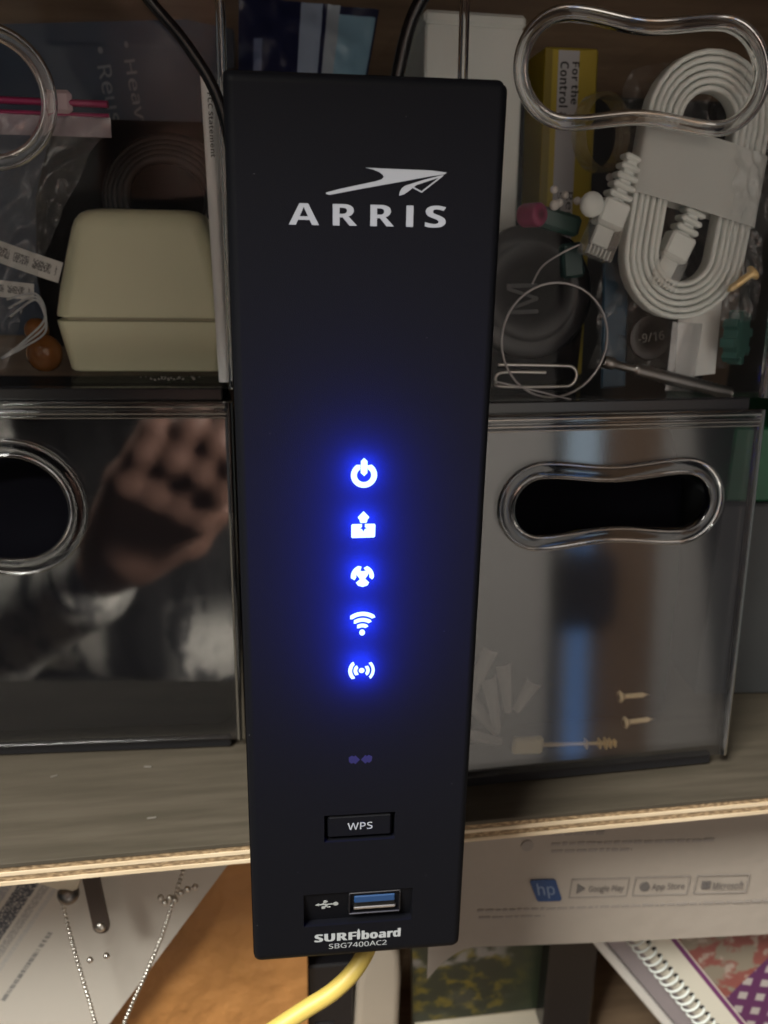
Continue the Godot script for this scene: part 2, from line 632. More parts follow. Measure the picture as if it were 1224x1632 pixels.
func rim_of(st: SurfaceTool, hole: Array, grow: float, r: float, rz: float, z: float) -> void:
	var c := Vector2.ZERO
	for p in hole: c += p
	c /= hole.size()
	var path := []
	var off := Geometry2D.offset_polygon(PackedVector2Array(hole), grow, Geometry2D.JOIN_ROUND)
	var pts := []
	var src: PackedVector2Array = off[0]
	for p in src:
		if pts.is_empty() or p.distance_to(pts[pts.size() - 1]) > .8: pts.append(p)
	for p in pts: path.append(V(p.x, p.y, z))
	tube(st, path, r * .001, rz * .001, 12, true, Vector3(0, 0, 1))

func make_bin(label: String, at: Transform3D, x0: float, x1: float, h: float, depth: float, hole: Array, front: Material, lip: bool, rim_r: float) -> Node3D:
	var gm: Material = M.shade_tint_glass if lip else M.glass
	var o := thing("organiser_bin", label, "bin", at, "clear bins stacked on the shelf")
	var st := S()
	plate(st, x0, 1.0, x1, h, hole, -2.0, 0.0)
	obj("front_panel", st, front, o)
	st = S()
	rim_of(st, hole, rim_r * .95, rim_r, .8, .1)
	rim_of(st, hole, rim_r * 1.9, .55, .9, .3)
	obj("handle_rim", st, gm, o)
	st = S()
	rim_of(st, hole, .1, .75, 2.2, -.6)
	obj("handle_lip", st, gm, o)
	for s in [[x0, 1], [x1, -1]]:
		st = S()
		box(st, V(s[0] + s[1] * 1.0, h * .5 + .5, -depth * .5 - 1.2), V(2.0, h - 1.0, depth - 2.0), .0004)
		obj("side_panel", st, M.clear, o)
		# the rounded upright corner between front and side
		st = S()
		tube(st, [V(s[0] + s[1] * .5, 1, -.6), V(s[0] + s[1] * .5, h, -.6)], .0016, .0016, 12)
		obj("corner_post", st, gm, o)
	obj("bottom_panel", boxm(Vector3((x0 + x1) * .5, 1.5, -depth * .5), Vector3(x1 - x0 - 4.2, 2.0, depth - 3), .3), M.clear, o)
	obj("back_panel", boxm(Vector3((x0 + x1) * .5, h * .5, -depth + .8), Vector3(x1 - x0 - 4.2, h - 6.0, 1.6), .3), M.clear, o)
	if lip:
		st = S()
		for q in [[h - 1.0, 1.1, 1.1], [h - 3.6, 1.0, .8], [h - 5.2, .6, .6]]:
			tube(st, [V(x0 + 1.5, q[0], .5), V(x1 - 1.5, q[0], .5)], q[1] * .001, q[2] * .001, 10)
		obj("top_lip", st, gm, o)
	# dark strip under the front
	obj("front_dark_strip", boxm(Vector3((x0 + x1) * .5 - 1.5, -1.4, -3.2), Vector3(x1 - x0 - 6, 4.6, 3.0), .5), M.dark_strip, o)
	return o

func bins() -> void:
	M.dark_strip = mat(lin(.012, .012, .014), .2)
	make_bin("clear plastic bin with front tinted dark for its shaded inside at the lower left, mirroring a hand and sweater", UL * T(0, 4.2, 0), -34, 92.6, 135.2, 150, dogbone(-15, 97.4, 50.5, 19.0, 5), M.shade_tint_left, true, 3.0)
	make_bin("clear plastic bin at the upper left holding a cream box", UL * T(0, 143.0, 0), -34, 94.5, 137, 150, dogbone(-15, 90.2, 54.5, 16.7, 4), M.clear, false, 2.0)
	make_bin("clear plastic bin with front tinted dark for its shaded inside at the lower right, mirroring a door", UR * T(0, 4.6, 0), -10, 102.3, 135.2, 150, dogbone(48.4, 103.2, 36.5, 10.4, 2.0), M.shade_tint, true, 2.6)
	make_bin("clear plastic bin at the upper right holding a white network cable", UR * T(0, 143.0, 0), -10, 102.6, 137, 150, dogbone(48.5, 102.5, 38.5, 13.6, 2.4), M.clear, false, 1.9)


# ---------------------------------------------------------------- modem
func fillet_z(x: float, y: float) -> float:
	# depth of the front cover behind its flat middle: small side rounding, a longer roll at foot and head
	var d := 0.0
	var ex := absf(x) - 27.6
	if ex > 0: d += 2.4 - sqrt(maxf(2.4 * 2.4 - minf(ex, 2.4) * minf(ex, 2.4), 0.0))
	var ey := -y - 112.0
	if ey > 0: d += 4.2 - sqrt(maxf(4.2 * 4.2 - minf(ey, 4.0) * minf(ey, 4.0), 0.0))
	ey = y - 113.4
	if ey > 0: d += 2.6 - sqrt(maxf(2.6 * 2.6 - minf(ey, 2.6) * minf(ey, 2.6), 0.0))
	return -d

func cover_at(x: float, y: float, r: float) -> Vector3:
	# corners rounded by pulling the square corner cells onto a quarter disc
	var cx := 30.0 - r
	var cy := 116.0 - r
	var px := x
	var py := y
	var dx := absf(x) - cx
	var dy := absf(y) - cy
	if dx > 0 and dy > 0:
		var k := maxf(dx, dy) / Vector2(dx, dy).length()
		px = signf(x) * (cx + dx * k)
		py = signf(y) * (cy + dy * k)
	return V(px, py, fillet_z(x, y))

func modem() -> void:
	var o := thing("modem", "tall black cable modem with five glowing blue icons on its front", "modem", Transform3D.IDENTITY)
	# front cover, with openings for the button and the port recess
	var xs := [-30.0, -29.6, -29.0, -28.3, -27.6, -25.0, -15.55, -9.7, 0.0, 9.7, 15.3, 25.0, 27.6, 28.3, 29.0, 29.6, 30.0]
	var ys := [-116.0, -115.6, -115.0, -114.2, -113.2, -112.0, -103.2, -92.0, -80.0, -74.8, -66.0, -50.0, -25.0, 0.0, 25.0, 50.0, 75.0, 95.0, 110.0, 113.4, 114.2, 115.0, 115.6, 116.0]
	var st := S()
	var pts := []
	var nrm := []
	for j in ys.size():
		var pr := []
		var nr := []
		for i in xs.size():
			var r := 2.2 if xs[i] > 0 else .8
			pr.append(cover_at(xs[i], ys[j], r))
			var h := .05
			var gx := (fillet_z(minf(xs[i] + h, 29.9), ys[j]) - fillet_z(maxf(xs[i] - h, -29.9), ys[j])) / (2 * h)
			var gy := (fillet_z(xs[i], minf(ys[j] + h, 115.9)) - fillet_z(xs[i], maxf(ys[j] - h, -115.9))) / (2 * h)
			nr.append(Vector3(-gx, -gy, 1).normalized())
		pts.append(pr)
		nrm.append(nr)
	for j in ys.size() - 1:
		for i in xs.size() - 1:
			var mx: float = (xs[i] + xs[i + 1]) * .5
			var my: float = (ys[j] + ys[j + 1]) * .5
			if absf(mx) < 9.7 and my < -66.0 and my > -74.8: continue
			if mx > -15.55 and mx < 15.3 and my < -92.0 and my > -103.2: continue
			for k in [[0, 0], [0, 1], [1, 1], [0, 0], [1, 1], [1, 0]]:
				st.set_normal(nrm[j + k[1]][i + k[0]])
				st.set_uv(Vector2(xs[i + k[0]], ys[j + k[1]]))
				st.add_vertex(pts[j + k[1]][i + k[0]])
	# rim of the cover going back
	var loop := []
	for i in xs.size(): loop.append(pts[0][i])
	for j in range(1, ys.size()): loop.append(pts[j][xs.size() - 1])
	for i in range(xs.size() - 2, -1, -1): loop.append(pts[ys.size() - 1][i])
	for j in range(ys.size() - 2, 0, -1): loop.append(pts[j][0])
	for i in loop.size():
		var p: Vector3 = loop[i]
		var q: Vector3 = loop[(i + 1) % loop.size()]
		face(st, [p, q, Vector3(q.x, q.y, -.011), Vector3(p.x, p.y, -.011)], Vector3(q.y - p.y, p.x - q.x, 0))
	# walls of the button opening
	for w in [[-9.7, -74.8, 9.7, -66.0]]:
		well(st, w[0], w[1], w[2], w[3], -2.5, -2.5)
	obj("front_cover", st, M.black, o)
	st = S()
	well(st, -15.55, -103.2, 15.3, -92.0, -2.6, -.5)
	face(st, [V(-15.55, -103.2, -2.6), V(15.3, -103.2, -2.6), V(15.3, -92, -.5), V(-15.55, -92, -.5)], Vector3(0, -.2, 1))
	obj("port_recess", st, M.black, o)
	# body behind the cover, drawn in a little
	st = S()
	box(st, V(0, 0, -27), V(54, 224, 32), .003)
	obj("body", st, M.black_body, o)
	# vents on both sides
	st = S()
	for i in 24:
		for s in [-1.0, 1.0]:
			box(st, V(s * 27.0, -80 + i * 7.0, -27), V(.8, 2.2, 20), .0002)
	obj("vent_ribs", st, M.black_gloss, o)
	# hanger that carries the modem on the shelf's edge
	st = S()
	box(st, V(0, -104, -46), V(30, 12, 8), .0006)
	box(st, V(0, -97.5, -60), V(30, 1.2, 36), .0003)
	obj("hanger", st, M.dark_metal, o)

	# push button
	var b := obj("push_button", rounded_button(17.6, 6.9), M.black, o, T(0.05, -70.4, -.55))
	words("button_lettering", "WPS", -3.35, 3.5, -1.05, 1.15, .02, M.print, b, false)
	# port
	var port := thing_part("usb_port", o, T(4.55, -96.5, -1.1))
	st = S()
	var shell: Material = mat(lin(.10, .10, .11), .35, 1.0)
	for q in [[0.0, 3.55, 14.6, .5], [0.0, -3.55, 14.6, .5]]:
		box(st, V(q[0], q[1], -3.5), V(q[2], q[3], 8.6), .0002)
	for q in [-7.2, 7.2]:
		box(st, V(q, 0, -3.5), V(.5, 6.6, 8.6), .0002)
	obj("metal_shell", st, shell, port)
	obj("tongue", boxm(Vector3(0, 1.15, -3.1), Vector3(11.6, 2.3, 7.4), .25), mat(lin(.010, .042, .12), .35), port)
	st = S()
	box(st, V(0, -1.9, -3.0), V(12.0, .9, 7.2), .0002)
	obj("spring_strip", st, M.metal, port)
	obj("port_floor", boxm(Vector3(0, 0, -7.4), Vector3(13.8, 6.4, .4), .1), M.black_gloss, port)
	# trident mark beside the port
	st = S()
	var zz := .06
	for poly in [stroke_poly([Vector2(-2.4, 0), Vector2(2.4, 0)], .38), circle(Vector2(2.5, 0), .75, 18), PackedVector2Array([Vector2(-3.3, 0), Vector2(-2.2, .55), Vector2(-2.2, -.55)]), stroke_poly([Vector2(-1.4, 0), Vector2(-.4, 1.15), Vector2(.2, 1.15)], .32), circle(Vector2(-.5, 1.2), .52, 14), stroke_poly([Vector2(-.6, 0), Vector2(.2, -1.15), Vector2(1.0, -1.15)], .32), PackedVector2Array([Vector2(-1.5, -.85), Vector2(-.5, -.85), Vector2(-.5, -1.75), Vector2(-1.5, -1.75)]), stroke_poly([Vector2(.3, 0), Vector2(-.6, -1.2)], .32)]:
		slab(st, poly, 0, zz)
		zz += .006
	obj("trident_mark", st, M.print, o, Transform3D(Basis.from_euler(Vector3(atan(2.1 / 11.2), 0, 0)), V(-8.95, -96.9, -1.38)))

	# lettering
	var fx := [[-16.9, -10.4, "A"], [-7.45, -2.15, "R"], [0.7, 5.9, "R"], [8.5, 10.1, "I"], [12.7, 17.3, "S"]]
	for f in fx:
		if f[2] == "I":
			st = S()
			slab(st, PackedVector2Array([Vector2(8.55, 85.95), Vector2(10.1, 85.95), Vector2(10.1, 90.35), Vector2(8.55, 90.35)]), -.02, .08)
			obj("brand_letter", st, M.print, o)
			continue
		words("brand_letter", f[2], f[0], f[1], 85.95 - (.08 if f[2] == "S" else 0.0), 90.35 + (.08 if f[2] == "S" else 0.0), .02, M.print, o, true)
	st = S()
	slab(st, zoomed([[570, 113], [640, 116], [1000, 126], [1108, 138], [1092, 150], [1000, 163], [800, 200], [560, 243], [340, 285], [318, 279], [316, 271], [400, 248], [640, 197], [680, 184], [692, 170], [684, 155], [660, 139], [620, 124]]), .02, .08)
	slab(st, zoomed([[796, 287], [800, 262], [812, 240], [832, 224], [870, 212], [960, 184], [1088, 152], [1070, 166], [990, 192], [908, 219], [888, 234], [860, 256], [830, 277]]), .02, .085)
	slab(st, zoomed_stroke([[884, 232], [944, 262], [1082, 156]], 9), .02, .09)
	obj("bird_mark", st, M.print, o)
	for i in 3:
		words("model_lettering", "SURF", -12.6 + i * .14, -.8 + i * .14, -108.85, -106.1, -.02 + i * .004, M.print, o, true)
	st = S()
	slab(st, PackedVector2Array([Vector2(-.35, -108.8), Vector2(.35, -108.8), Vector2(.55, -107.2), Vector2(.35, -105.8), Vector2(.05, -105.0), Vector2(-.3, -105.8), Vector2(-.5, -107.2)]), -.02, .08)
	obj("board_mark", st, M.print, o)
	for i in 3:
		words("model_lettering", "board", .9 + i * .12, 11.95 + i * .12, -108.95, -105.9, -.02 + i * .004, M.print, o, true)
	words("model_number", "SBG7400AC2", -8.5, 8.2, -111.6, -109.85, -.02, M.print, o, false, T(0, 0, 0))

	st = S()
	for q in [[-29.0, -40, .16], [-28.6, -101.5, .18], [21, -12, .12], [-22, 40, .1], [14, 62, .1], [25, -58, .13], [-17, -84, .11], [8, 108, .12], [-24, 96, .1], [19, -88, .1]]:
		ball(st, V(q[0], q[1], fillet_z(q[0], q[1]) * 1000.0 * .001 + .03), q[2] * .0006, 6)
	tag(obj("dust_specks", st, mat(lin(.25, .24, .23), .9), o), "", "", "", "stuff")
	# the lit icons, each with added blue lights in front that cast its halo
	var lit := glow(lin(.62, .86, 1.0), 1.55)
	var icons := [
		["power_light", 29.9, [stroke_poly(arc_pts(Vector2(0, -.2), 2.42, 124, 416, 30), 1.45), stroke_poly([Vector2(0, .35), Vector2(0, 3.25)], 1.6)]],
		["upload_light", 16.6, [PackedVector2Array([Vector2(-2.95, -2.5), Vector2(-2.7, -2.75), Vector2(2.6, -2.7), Vector2(2.9, -2.4), Vector2(2.95, .5), Vector2(2.7, .85), Vector2(.36, .85), Vector2(.34, .1), Vector2(.8, -.35), Vector2(.34, -.45), Vector2(0, -1.15), Vector2(-.34, -.45), Vector2(-.8, -.35), Vector2(-.34, .1), Vector2(-.36, .85), Vector2(-2.7, .85), Vector2(-2.95, .55)]), PackedVector2Array([Vector2(0, 4.1), Vector2(-.75, 3.3), Vector2(-1.4, 2.6), Vector2(-1.25, 2.2), Vector2(-1.0, 2.0), Vector2(-.85, 1.3), Vector2(-.6, 1.1), Vector2(.6, 1.1), Vector2(.85, 1.3), Vector2(1.0, 2.0), Vector2(1.25, 2.2), Vector2(1.4, 2.6), Vector2(.75, 3.3)])]],
		["online_light", 3.9, [stroke_poly(arc_pts(Vector2(.0, -.1), 2.3, 112, 190, 16), 1.35), stroke_poly(arc_pts(Vector2(-.1, -.1), 2.3, -10, 68, 16), 1.15), PackedVector2Array([Vector2(-1.7, 1.2), Vector2(-.6, 1.35), Vector2(0, 1.2), Vector2(.6, 1.35), Vector2(1.6, 1.1), Vector2(1.3, .2), Vector2(.6, -.8), Vector2(1.6, -1.8), Vector2(1.2, -2.6), Vector2(0, -3.0), Vector2(-1.2, -2.6), Vector2(-1.7, -1.8), Vector2(-.7, -.9), Vector2(-1.5, .2)])]],
		["wireless_light", -9.2, [stroke_poly(arc_pts(Vector2(0, -1.75), 4.55, 127, 53, 20), 1.15), stroke_poly(arc_pts(Vector2(0, -2.35), 3.5, 122, 58, 16), 1.05), stroke_poly(arc_pts(Vector2(0, -2.35), 1.95, 122, 58, 12), 1.05), circle(Vector2(0, -2.35), .74, 18, 1.15)]],
		["signal_light", -22.3, [circle(Vector2.ZERO, .74, 18), stroke_poly(arc_pts(Vector2.ZERO, 1.62, 140, 220, 12), .95), stroke_poly(arc_pts(Vector2.ZERO, 1.62, -40, 40, 12), .9), stroke_poly(arc_pts(Vector2(.2, 0), 3.15, 139, 221, 16), 1.0), stroke_poly(arc_pts(Vector2(-.2, 0), 3.15, -41, 41, 16), .8)]],
	]
	for ic in icons:
		var s2 := S()
		var k := 0
		for poly in ic[2]:
			slab(s2, poly, -.2, .05 + .004 * k)
			k += 1
		var im := obj(ic[0], s2, lit, o, T(0, ic[1], 0))
		var l := OmniLight3D.new()
		l.name = "added_icon_glow"
		im.add_child(l, true)
		l.light_color = lin(.008, .03, 1.0)
		l.light_energy = .00115
		l.light_size = .01
		l.omni_range = 2.0
		l.omni_attenuation = 2.0
		l.shadow_enabled = true
		l.position = V(0, 0, 12)
		var near := AreaLight3D.new()
		near.name = "added_icon_halo"
		im.add_child(near, true)
		near.light_color = lin(.008, .035, 1.0)
		near.light_energy = .0023
		near.area_size = Vector2(.005, .005)
		near.area_range = .5
		near.shadow_enabled = true
		near.position = V(0, 0, 4.5)
	# the unlit pairing mark
	st = S()
	for s in [-1.0, 1.0]:
		slab(st, PackedVector2Array([Vector2(s * .15, 0), Vector2(s * 1.35, 1.35), Vector2(s * 1.75, .95), Vector2(s * 2.2, 1.35), Vector2(s * 3.15, .75), Vector2(s * 3.0, -.55), Vector2(s * 2.4, -1.15), Vector2(s * 1.8, -.85), Vector2(s * 1.35, -1.35)]), -.2, .03)
	obj("pairing_mark", st, mat(lin(.010, .009, .05), .4), o, T(-.05, -48.85, 0))

func thing_part(called: String, parent: Node3D, t: Transform3D) -> Node3D:
	var o := Node3D.new()
	o.name = called
	parent.add_child(o, true)
	o.transform = t
	return o

func zoomed(a: Array) -> PackedVector2Array:
	var out := PackedVector2Array()
	for p in a: out.append(Vector2(-9.1 + (p[0] - 310) * .0329, 97.62 - (p[1] - 118) * .0322 + (p[0] - 570) * .00045))
	return out

func zoomed_stroke(a: Array, w: float) -> PackedVector2Array:
	return stroke_poly(Array(zoomed(a)), w * .0329)

func well(st: SurfaceTool, x0: float, y0: float, x1: float, y1: float, zb: float, zt: float) -> void:
	face(st, [V(x0, y0, 0), V(x1, y0, 0), V(x1, y0, zb), V(x0, y0, zb)], Vector3.UP)
	face(st, [V(x0, y1, 0), V(x1, y1, 0), V(x1, y1, zt), V(x0, y1, zt)], Vector3.DOWN)
	face(st, [V(x0, y0, 0), V(x0, y1, 0), V(x0, y1, zt), V(x0, y0, zb)], Vector3.RIGHT)
	face(st, [V(x1, y0, 0), V(x1, y1, 0), V(x1, y1, zt), V(x1, y0, zb)], Vector3.LEFT)

func rounded_button(w: float, h: float) -> ArrayMesh:
	var st := S()
	box(st, V(0, 0, -1.0), V(w, h, 2.0), .0005)
	return st.commit()


# ---------------------------------------------------------------- what lies in the upper left bin
func loft(st: SurfaceTool, secs: Array, r: float, n: int = 6) -> void:
	# sections [height, half width, half depth, centre x, centre z] of a rounded box, bottom to top, closed at both ends
	var rows := []
	for s in secs:
		var p := rrect(-s[1], -s[2], s[1], s[2], minf(r, minf(s[1], s[2]) * .9), n)
		var row := []
		for q in p: row.append(V(q.x + s[3], s[0], -q.y + s[4]))
		rows.append(row)
	grid(st, rows, false, true)
	face(st, rows[0], Vector3.DOWN)
	face(st, rows[rows.size() - 1], Vector3.UP)

func wrinkle(amp: float, freq: float, seed_: int) -> Callable:
	var n := FastNoiseLite.new()
	n.seed = seed_
	n.frequency = freq
	n.noise_type = FastNoiseLite.TYPE_SIMPLEX
	n.fractal_type = FastNoiseLite.FRACTAL_RIDGED
	n.fractal_octaves = 3
	return func(x: float, y: float) -> float: return n.get_noise_2d(x, y) * amp

func upper_left() -> void:
	var st := S()
	# cream box, two halves
	var b := thing("cream_box", "cream plastic box with a seam, standing in the upper left bin", "box", UL * T(60.5, 145.2, -48))
	loft(st, [[0, 26.6, 20, 0, 0], [.8, 27.4, 21, 0, 0], [17.6, 30.4, 23, 0, 0], [18.4, 30.4, 23, 0, 0]], 4)
	var cm := mat(lin(.76, .77, .54), .42)
	obj("base", st, cm, b)
	st = S()
	loft(st, [[18.6, 29.2, 22, .2, 0], [19.6, 29.2, 22, .2, 0]], 4)
	obj("seam_band", st, mat(lin(.42, .40, .28), .5), b)
	st = S()
	loft(st, [[19.8, 30.8, 23.2, .2, 0], [20.6, 30.9, 23.4, .2, 0], [30, 29.2, 21.4, .1, 0], [42, 26.4, 18.8, 0, 0], [50, 24.2, 17, -.2, 0], [53, 23.0, 16, -.3, 0], [55, 21.4, 14.6, -.3, 0], [56.3, 19.0, 12.6, -.3, 0], [56.8, 15.5, 9.5, -.3, 0]], 6)
	obj("lid", st, cm, b)
	# folded leaflet on edge
	b = thing("folded_leaflet", "white folded leaflet standing on edge between cream box and modem", "leaflet", UL * T(90.2, 145.2, -6, 1.2, -10))
	for i in 3:
		st = S()
		box(st, V((i - 1) * 1.15, 48.5, -9 - i), V(.9, 97 - i * .7, 17), .0004)
		obj("page", st, M.leaflet, b)
	st = S()
	tube(st, [V(0, 0, -.6), V(0, 97, -.6)], .0018, .0012, 12, false, Vector3(0, 0, 1))
	obj("fold", st, M.leaflet, b)
	words("notice_lettering", "FCC Statement", 0, 19, 0, 1.5, 0, mat(lin(.08, .08, .08), .7), b, true, T(.55, 92, .85, -90))
	# navy package at the back
	b = thing("navy_package", "navy blue package with grey printed lines at the back of the upper left bin", "package", UL * T(0, 145, -136))
	st = S()
	slab(st, PackedVector2Array([Vector2(-31, 0), Vector2(90, 0), Vector2(90, 133), Vector2(70, 136), Vector2(-31, 130)]), -9, 4)
	obj("carton", st, bumpy(mat(lin(.016, .04, .085), .45), noise_tex(.02, Color.BLACK, Color.WHITE, 128, 3, 9), .05, 8.0), b)
	var pm := mat(lin(.22, .25, .30), .6)
	words("package_lettering", "• Heavy duty", 0, 62, 0, 6.2, 0, pm, b, false, T(40, 126, 4.2, -82))
	words("package_lettering", "• Reusable", 0, 52, 0, 6.2, 0, pm, b, false, T(29.5, 123.5, 4.2, -81))
	# coiled black cable, and a dark filler for the unlit space behind
	b = thing("black_cable_coil", "coiled black cable in shadow above the cream box", "cable", UL * T(66, 206, -78))
	st = S()
	for i in 5:
		var path := []
		for k in 28:
			var a := TAU * k / 28.0
			path.append(V(cos(a) * (25 - i * 2.2) , sin(a) * (23 - i * 2.0), i * 2.2 + sin(a * 2 + i) * 1.2))
		tube(st, path, .0019, .0019, 8, true)
	obj("cable_loops", st, mat(lin(.005, .005, .006), .45), b)
	st = S()
	loft(st, [[0, 40, 12, 0, 0], [30, 42, 14, 0, 0], [62, 40, 10, 0, 0], [88, 34, 5, 2, 0], [92, 30, 3, 2, 0]], 6)
	one("dark_filler", st, mat(lin(.006, .005, .006), .9, 0.0, .2), UL * T(48, 145.3, -104), "black filler added behind the cable coil for the dark space there", "filler")
	# zip bag
	b = thing("zip_bag", "clear zip bag with a magenta zipper hanging at the left edge", "bag", UL * T(0, 0, -9))
	var wr := wrinkle(4.5, .035, 21)
	st = S()
	sheet(st, func(u, v): return V(lerpf(-30, lerpf(56.5, 16, pow(maxf(v, 0.0), .8)), u), lerpf(225, 149, v), wr.call(u * 80, v * 70)), 44, 40, .0)
	obj("film", st, M.film, b)
	var mg := mat(lin(.30, .02, .10), .3)
	var pkm := mat(lin(.55, .42, .46), .25)
	st = S()
	for q in [[233.5, 2.2], [230.2, 1.2]]:
		tube(st, [V(-30, q[0] + .5, .3), V(57.2, q[0] - .3, .3)], q[1] * .0007, q[1] * .0005, 8)
	obj("zipper", st, mg, b)
	st = S()
	sheet(st, func(u, v): return V(lerpf(-30, 57.5, u), lerpf(229.8, 223.5, v), sin(u * 60) * .25 + sin(u * 23 + v * 3) * .4), 60, 6, .0002)
	obj("band", st, pane(.30, lin(.6, .5, .55), .15), b)
	st = S()
	box(st, V(41.5, 233.4, .6), V(9.5, 7.0, 3.2), .0012)
	obj("slider", st, pkm, b)
	# printed strips and curled ties in the bag
	var bar := print_tex(96, 24, lin(.55, .55, .52), lin(.05, .05, .05), [[6, 6, 84, 11]])
	var bm := mat(Color.WHITE, .7)
	bm.albedo_texture = bar
	for q in [[26, 184.5, -19, 22, 7, "small white printed strip in the zip bag, the upper one"], [17, 175.5, -6, 20, 5.5, "small white printed strip in the zip bag, the lower one"]]:
		st = S()
		sheet(st, func(u, v): return V((u - .5) * q[3], (.5 - v) * q[4], sin(u * 3) * .8), 10, 2, .0003)
		one("printed_strip", st, bm, UL * T(q[0], q[1], -14, q[2]), q[5], "label strip", "printed strips in the zip bag")
	st = S()
	for i in 3:
		tube(st, spline([V(18, 172 - i * 3, -13 - i), V(28, 174 - i, -12), V(30, 166 - i * 2, -13), V(22, 158 - i, -14), V(14, 152, -13)], 8), .0004, .0004, 6)
	one("twist_ties", st, mat(lin(.4, .42, .42), .4), UL, "grey curled wire ties below the printed strips", "wire tie")
	# amber bead and crumbs
	st = S()
	ball(st, V(0, 6.5, 0), .0066, 16, Vector3(1, 1.05, .9))
	ball(st, V(-2.5, 14.5, -2), .0045, 14)
	var am := mat(lin(.22, .085, .02), .18)
	one("amber_figurine", st, am, UL * T(24, 145, -30), "glossy amber figurine left of the cream box", "figurine")
	st = S()
	for i in 26:
		ball(st, V(rng.randfn(0, 4.5), .4 + rng.randf() * 1.0, rng.randfn(0, 2.0)), rng.randf_range(.0002, .0006), 6)
	tag(one("crumbs", st, mat(lin(.3, .28, .25), .6), UL * T(70, 145.2, -8), "scatter of tiny pale crumbs before the cream box", "crumbs"), "", "", "", "stuff")


# ---------------------------------------------------------------- what lies in the upper right bin
func loop_path(w: float, h: float, n: int = 14) -> Array:
	# racetrack centre line: half width w, half length h (millimetres), z = 0
	var out := []
	for i in n + 1:
		var a := PI * i / n
		out.append(V(cos(a) * w, (h - w) + sin(a) * w, 0))
	for i in n + 1:
		var a := PI + PI * i / n
		out.append(V(cos(a) * w, -(h - w) + sin(a) * w, 0))
	return out

func net_plug(parent: Node3D, t: Transform3D) -> void:
	var st := S()
	for i in 5:
		box(st, V(0, 12.5 - i * 3.1, 0), V(7.2 + i * .35, 1.9, 5.6 + i * .2), .0006)
	box(st, V(0, 5, 0), V(4.6, 17, 3.4), .0006)
	obj("strain_relief", st, M.white, parent, t)
	st = S()
	box(st, V(0, -6.2, 0), V(9.4, 9.0, 7.2), .0008)
	obj("boot", st, M.white, parent, t)
	st = S()
	box(st, V(0, -15.0, 0), V(10.6, 12.0, 7.4), .0005)
	obj("clear_plug", st, pane(.18, lin(.6, .62, .6), .05), parent, t)
	st = S()
	box(st, V(0, -12.5, 0), V(6.4, 9.0, 1.6), .0003)
	for i in 6: box(st, V(-3.6 + i * 1.45, -19.2, 1.8), V(.5, 3.0, 2.8), .0001)
	obj("contacts", st, M.white, parent, t)

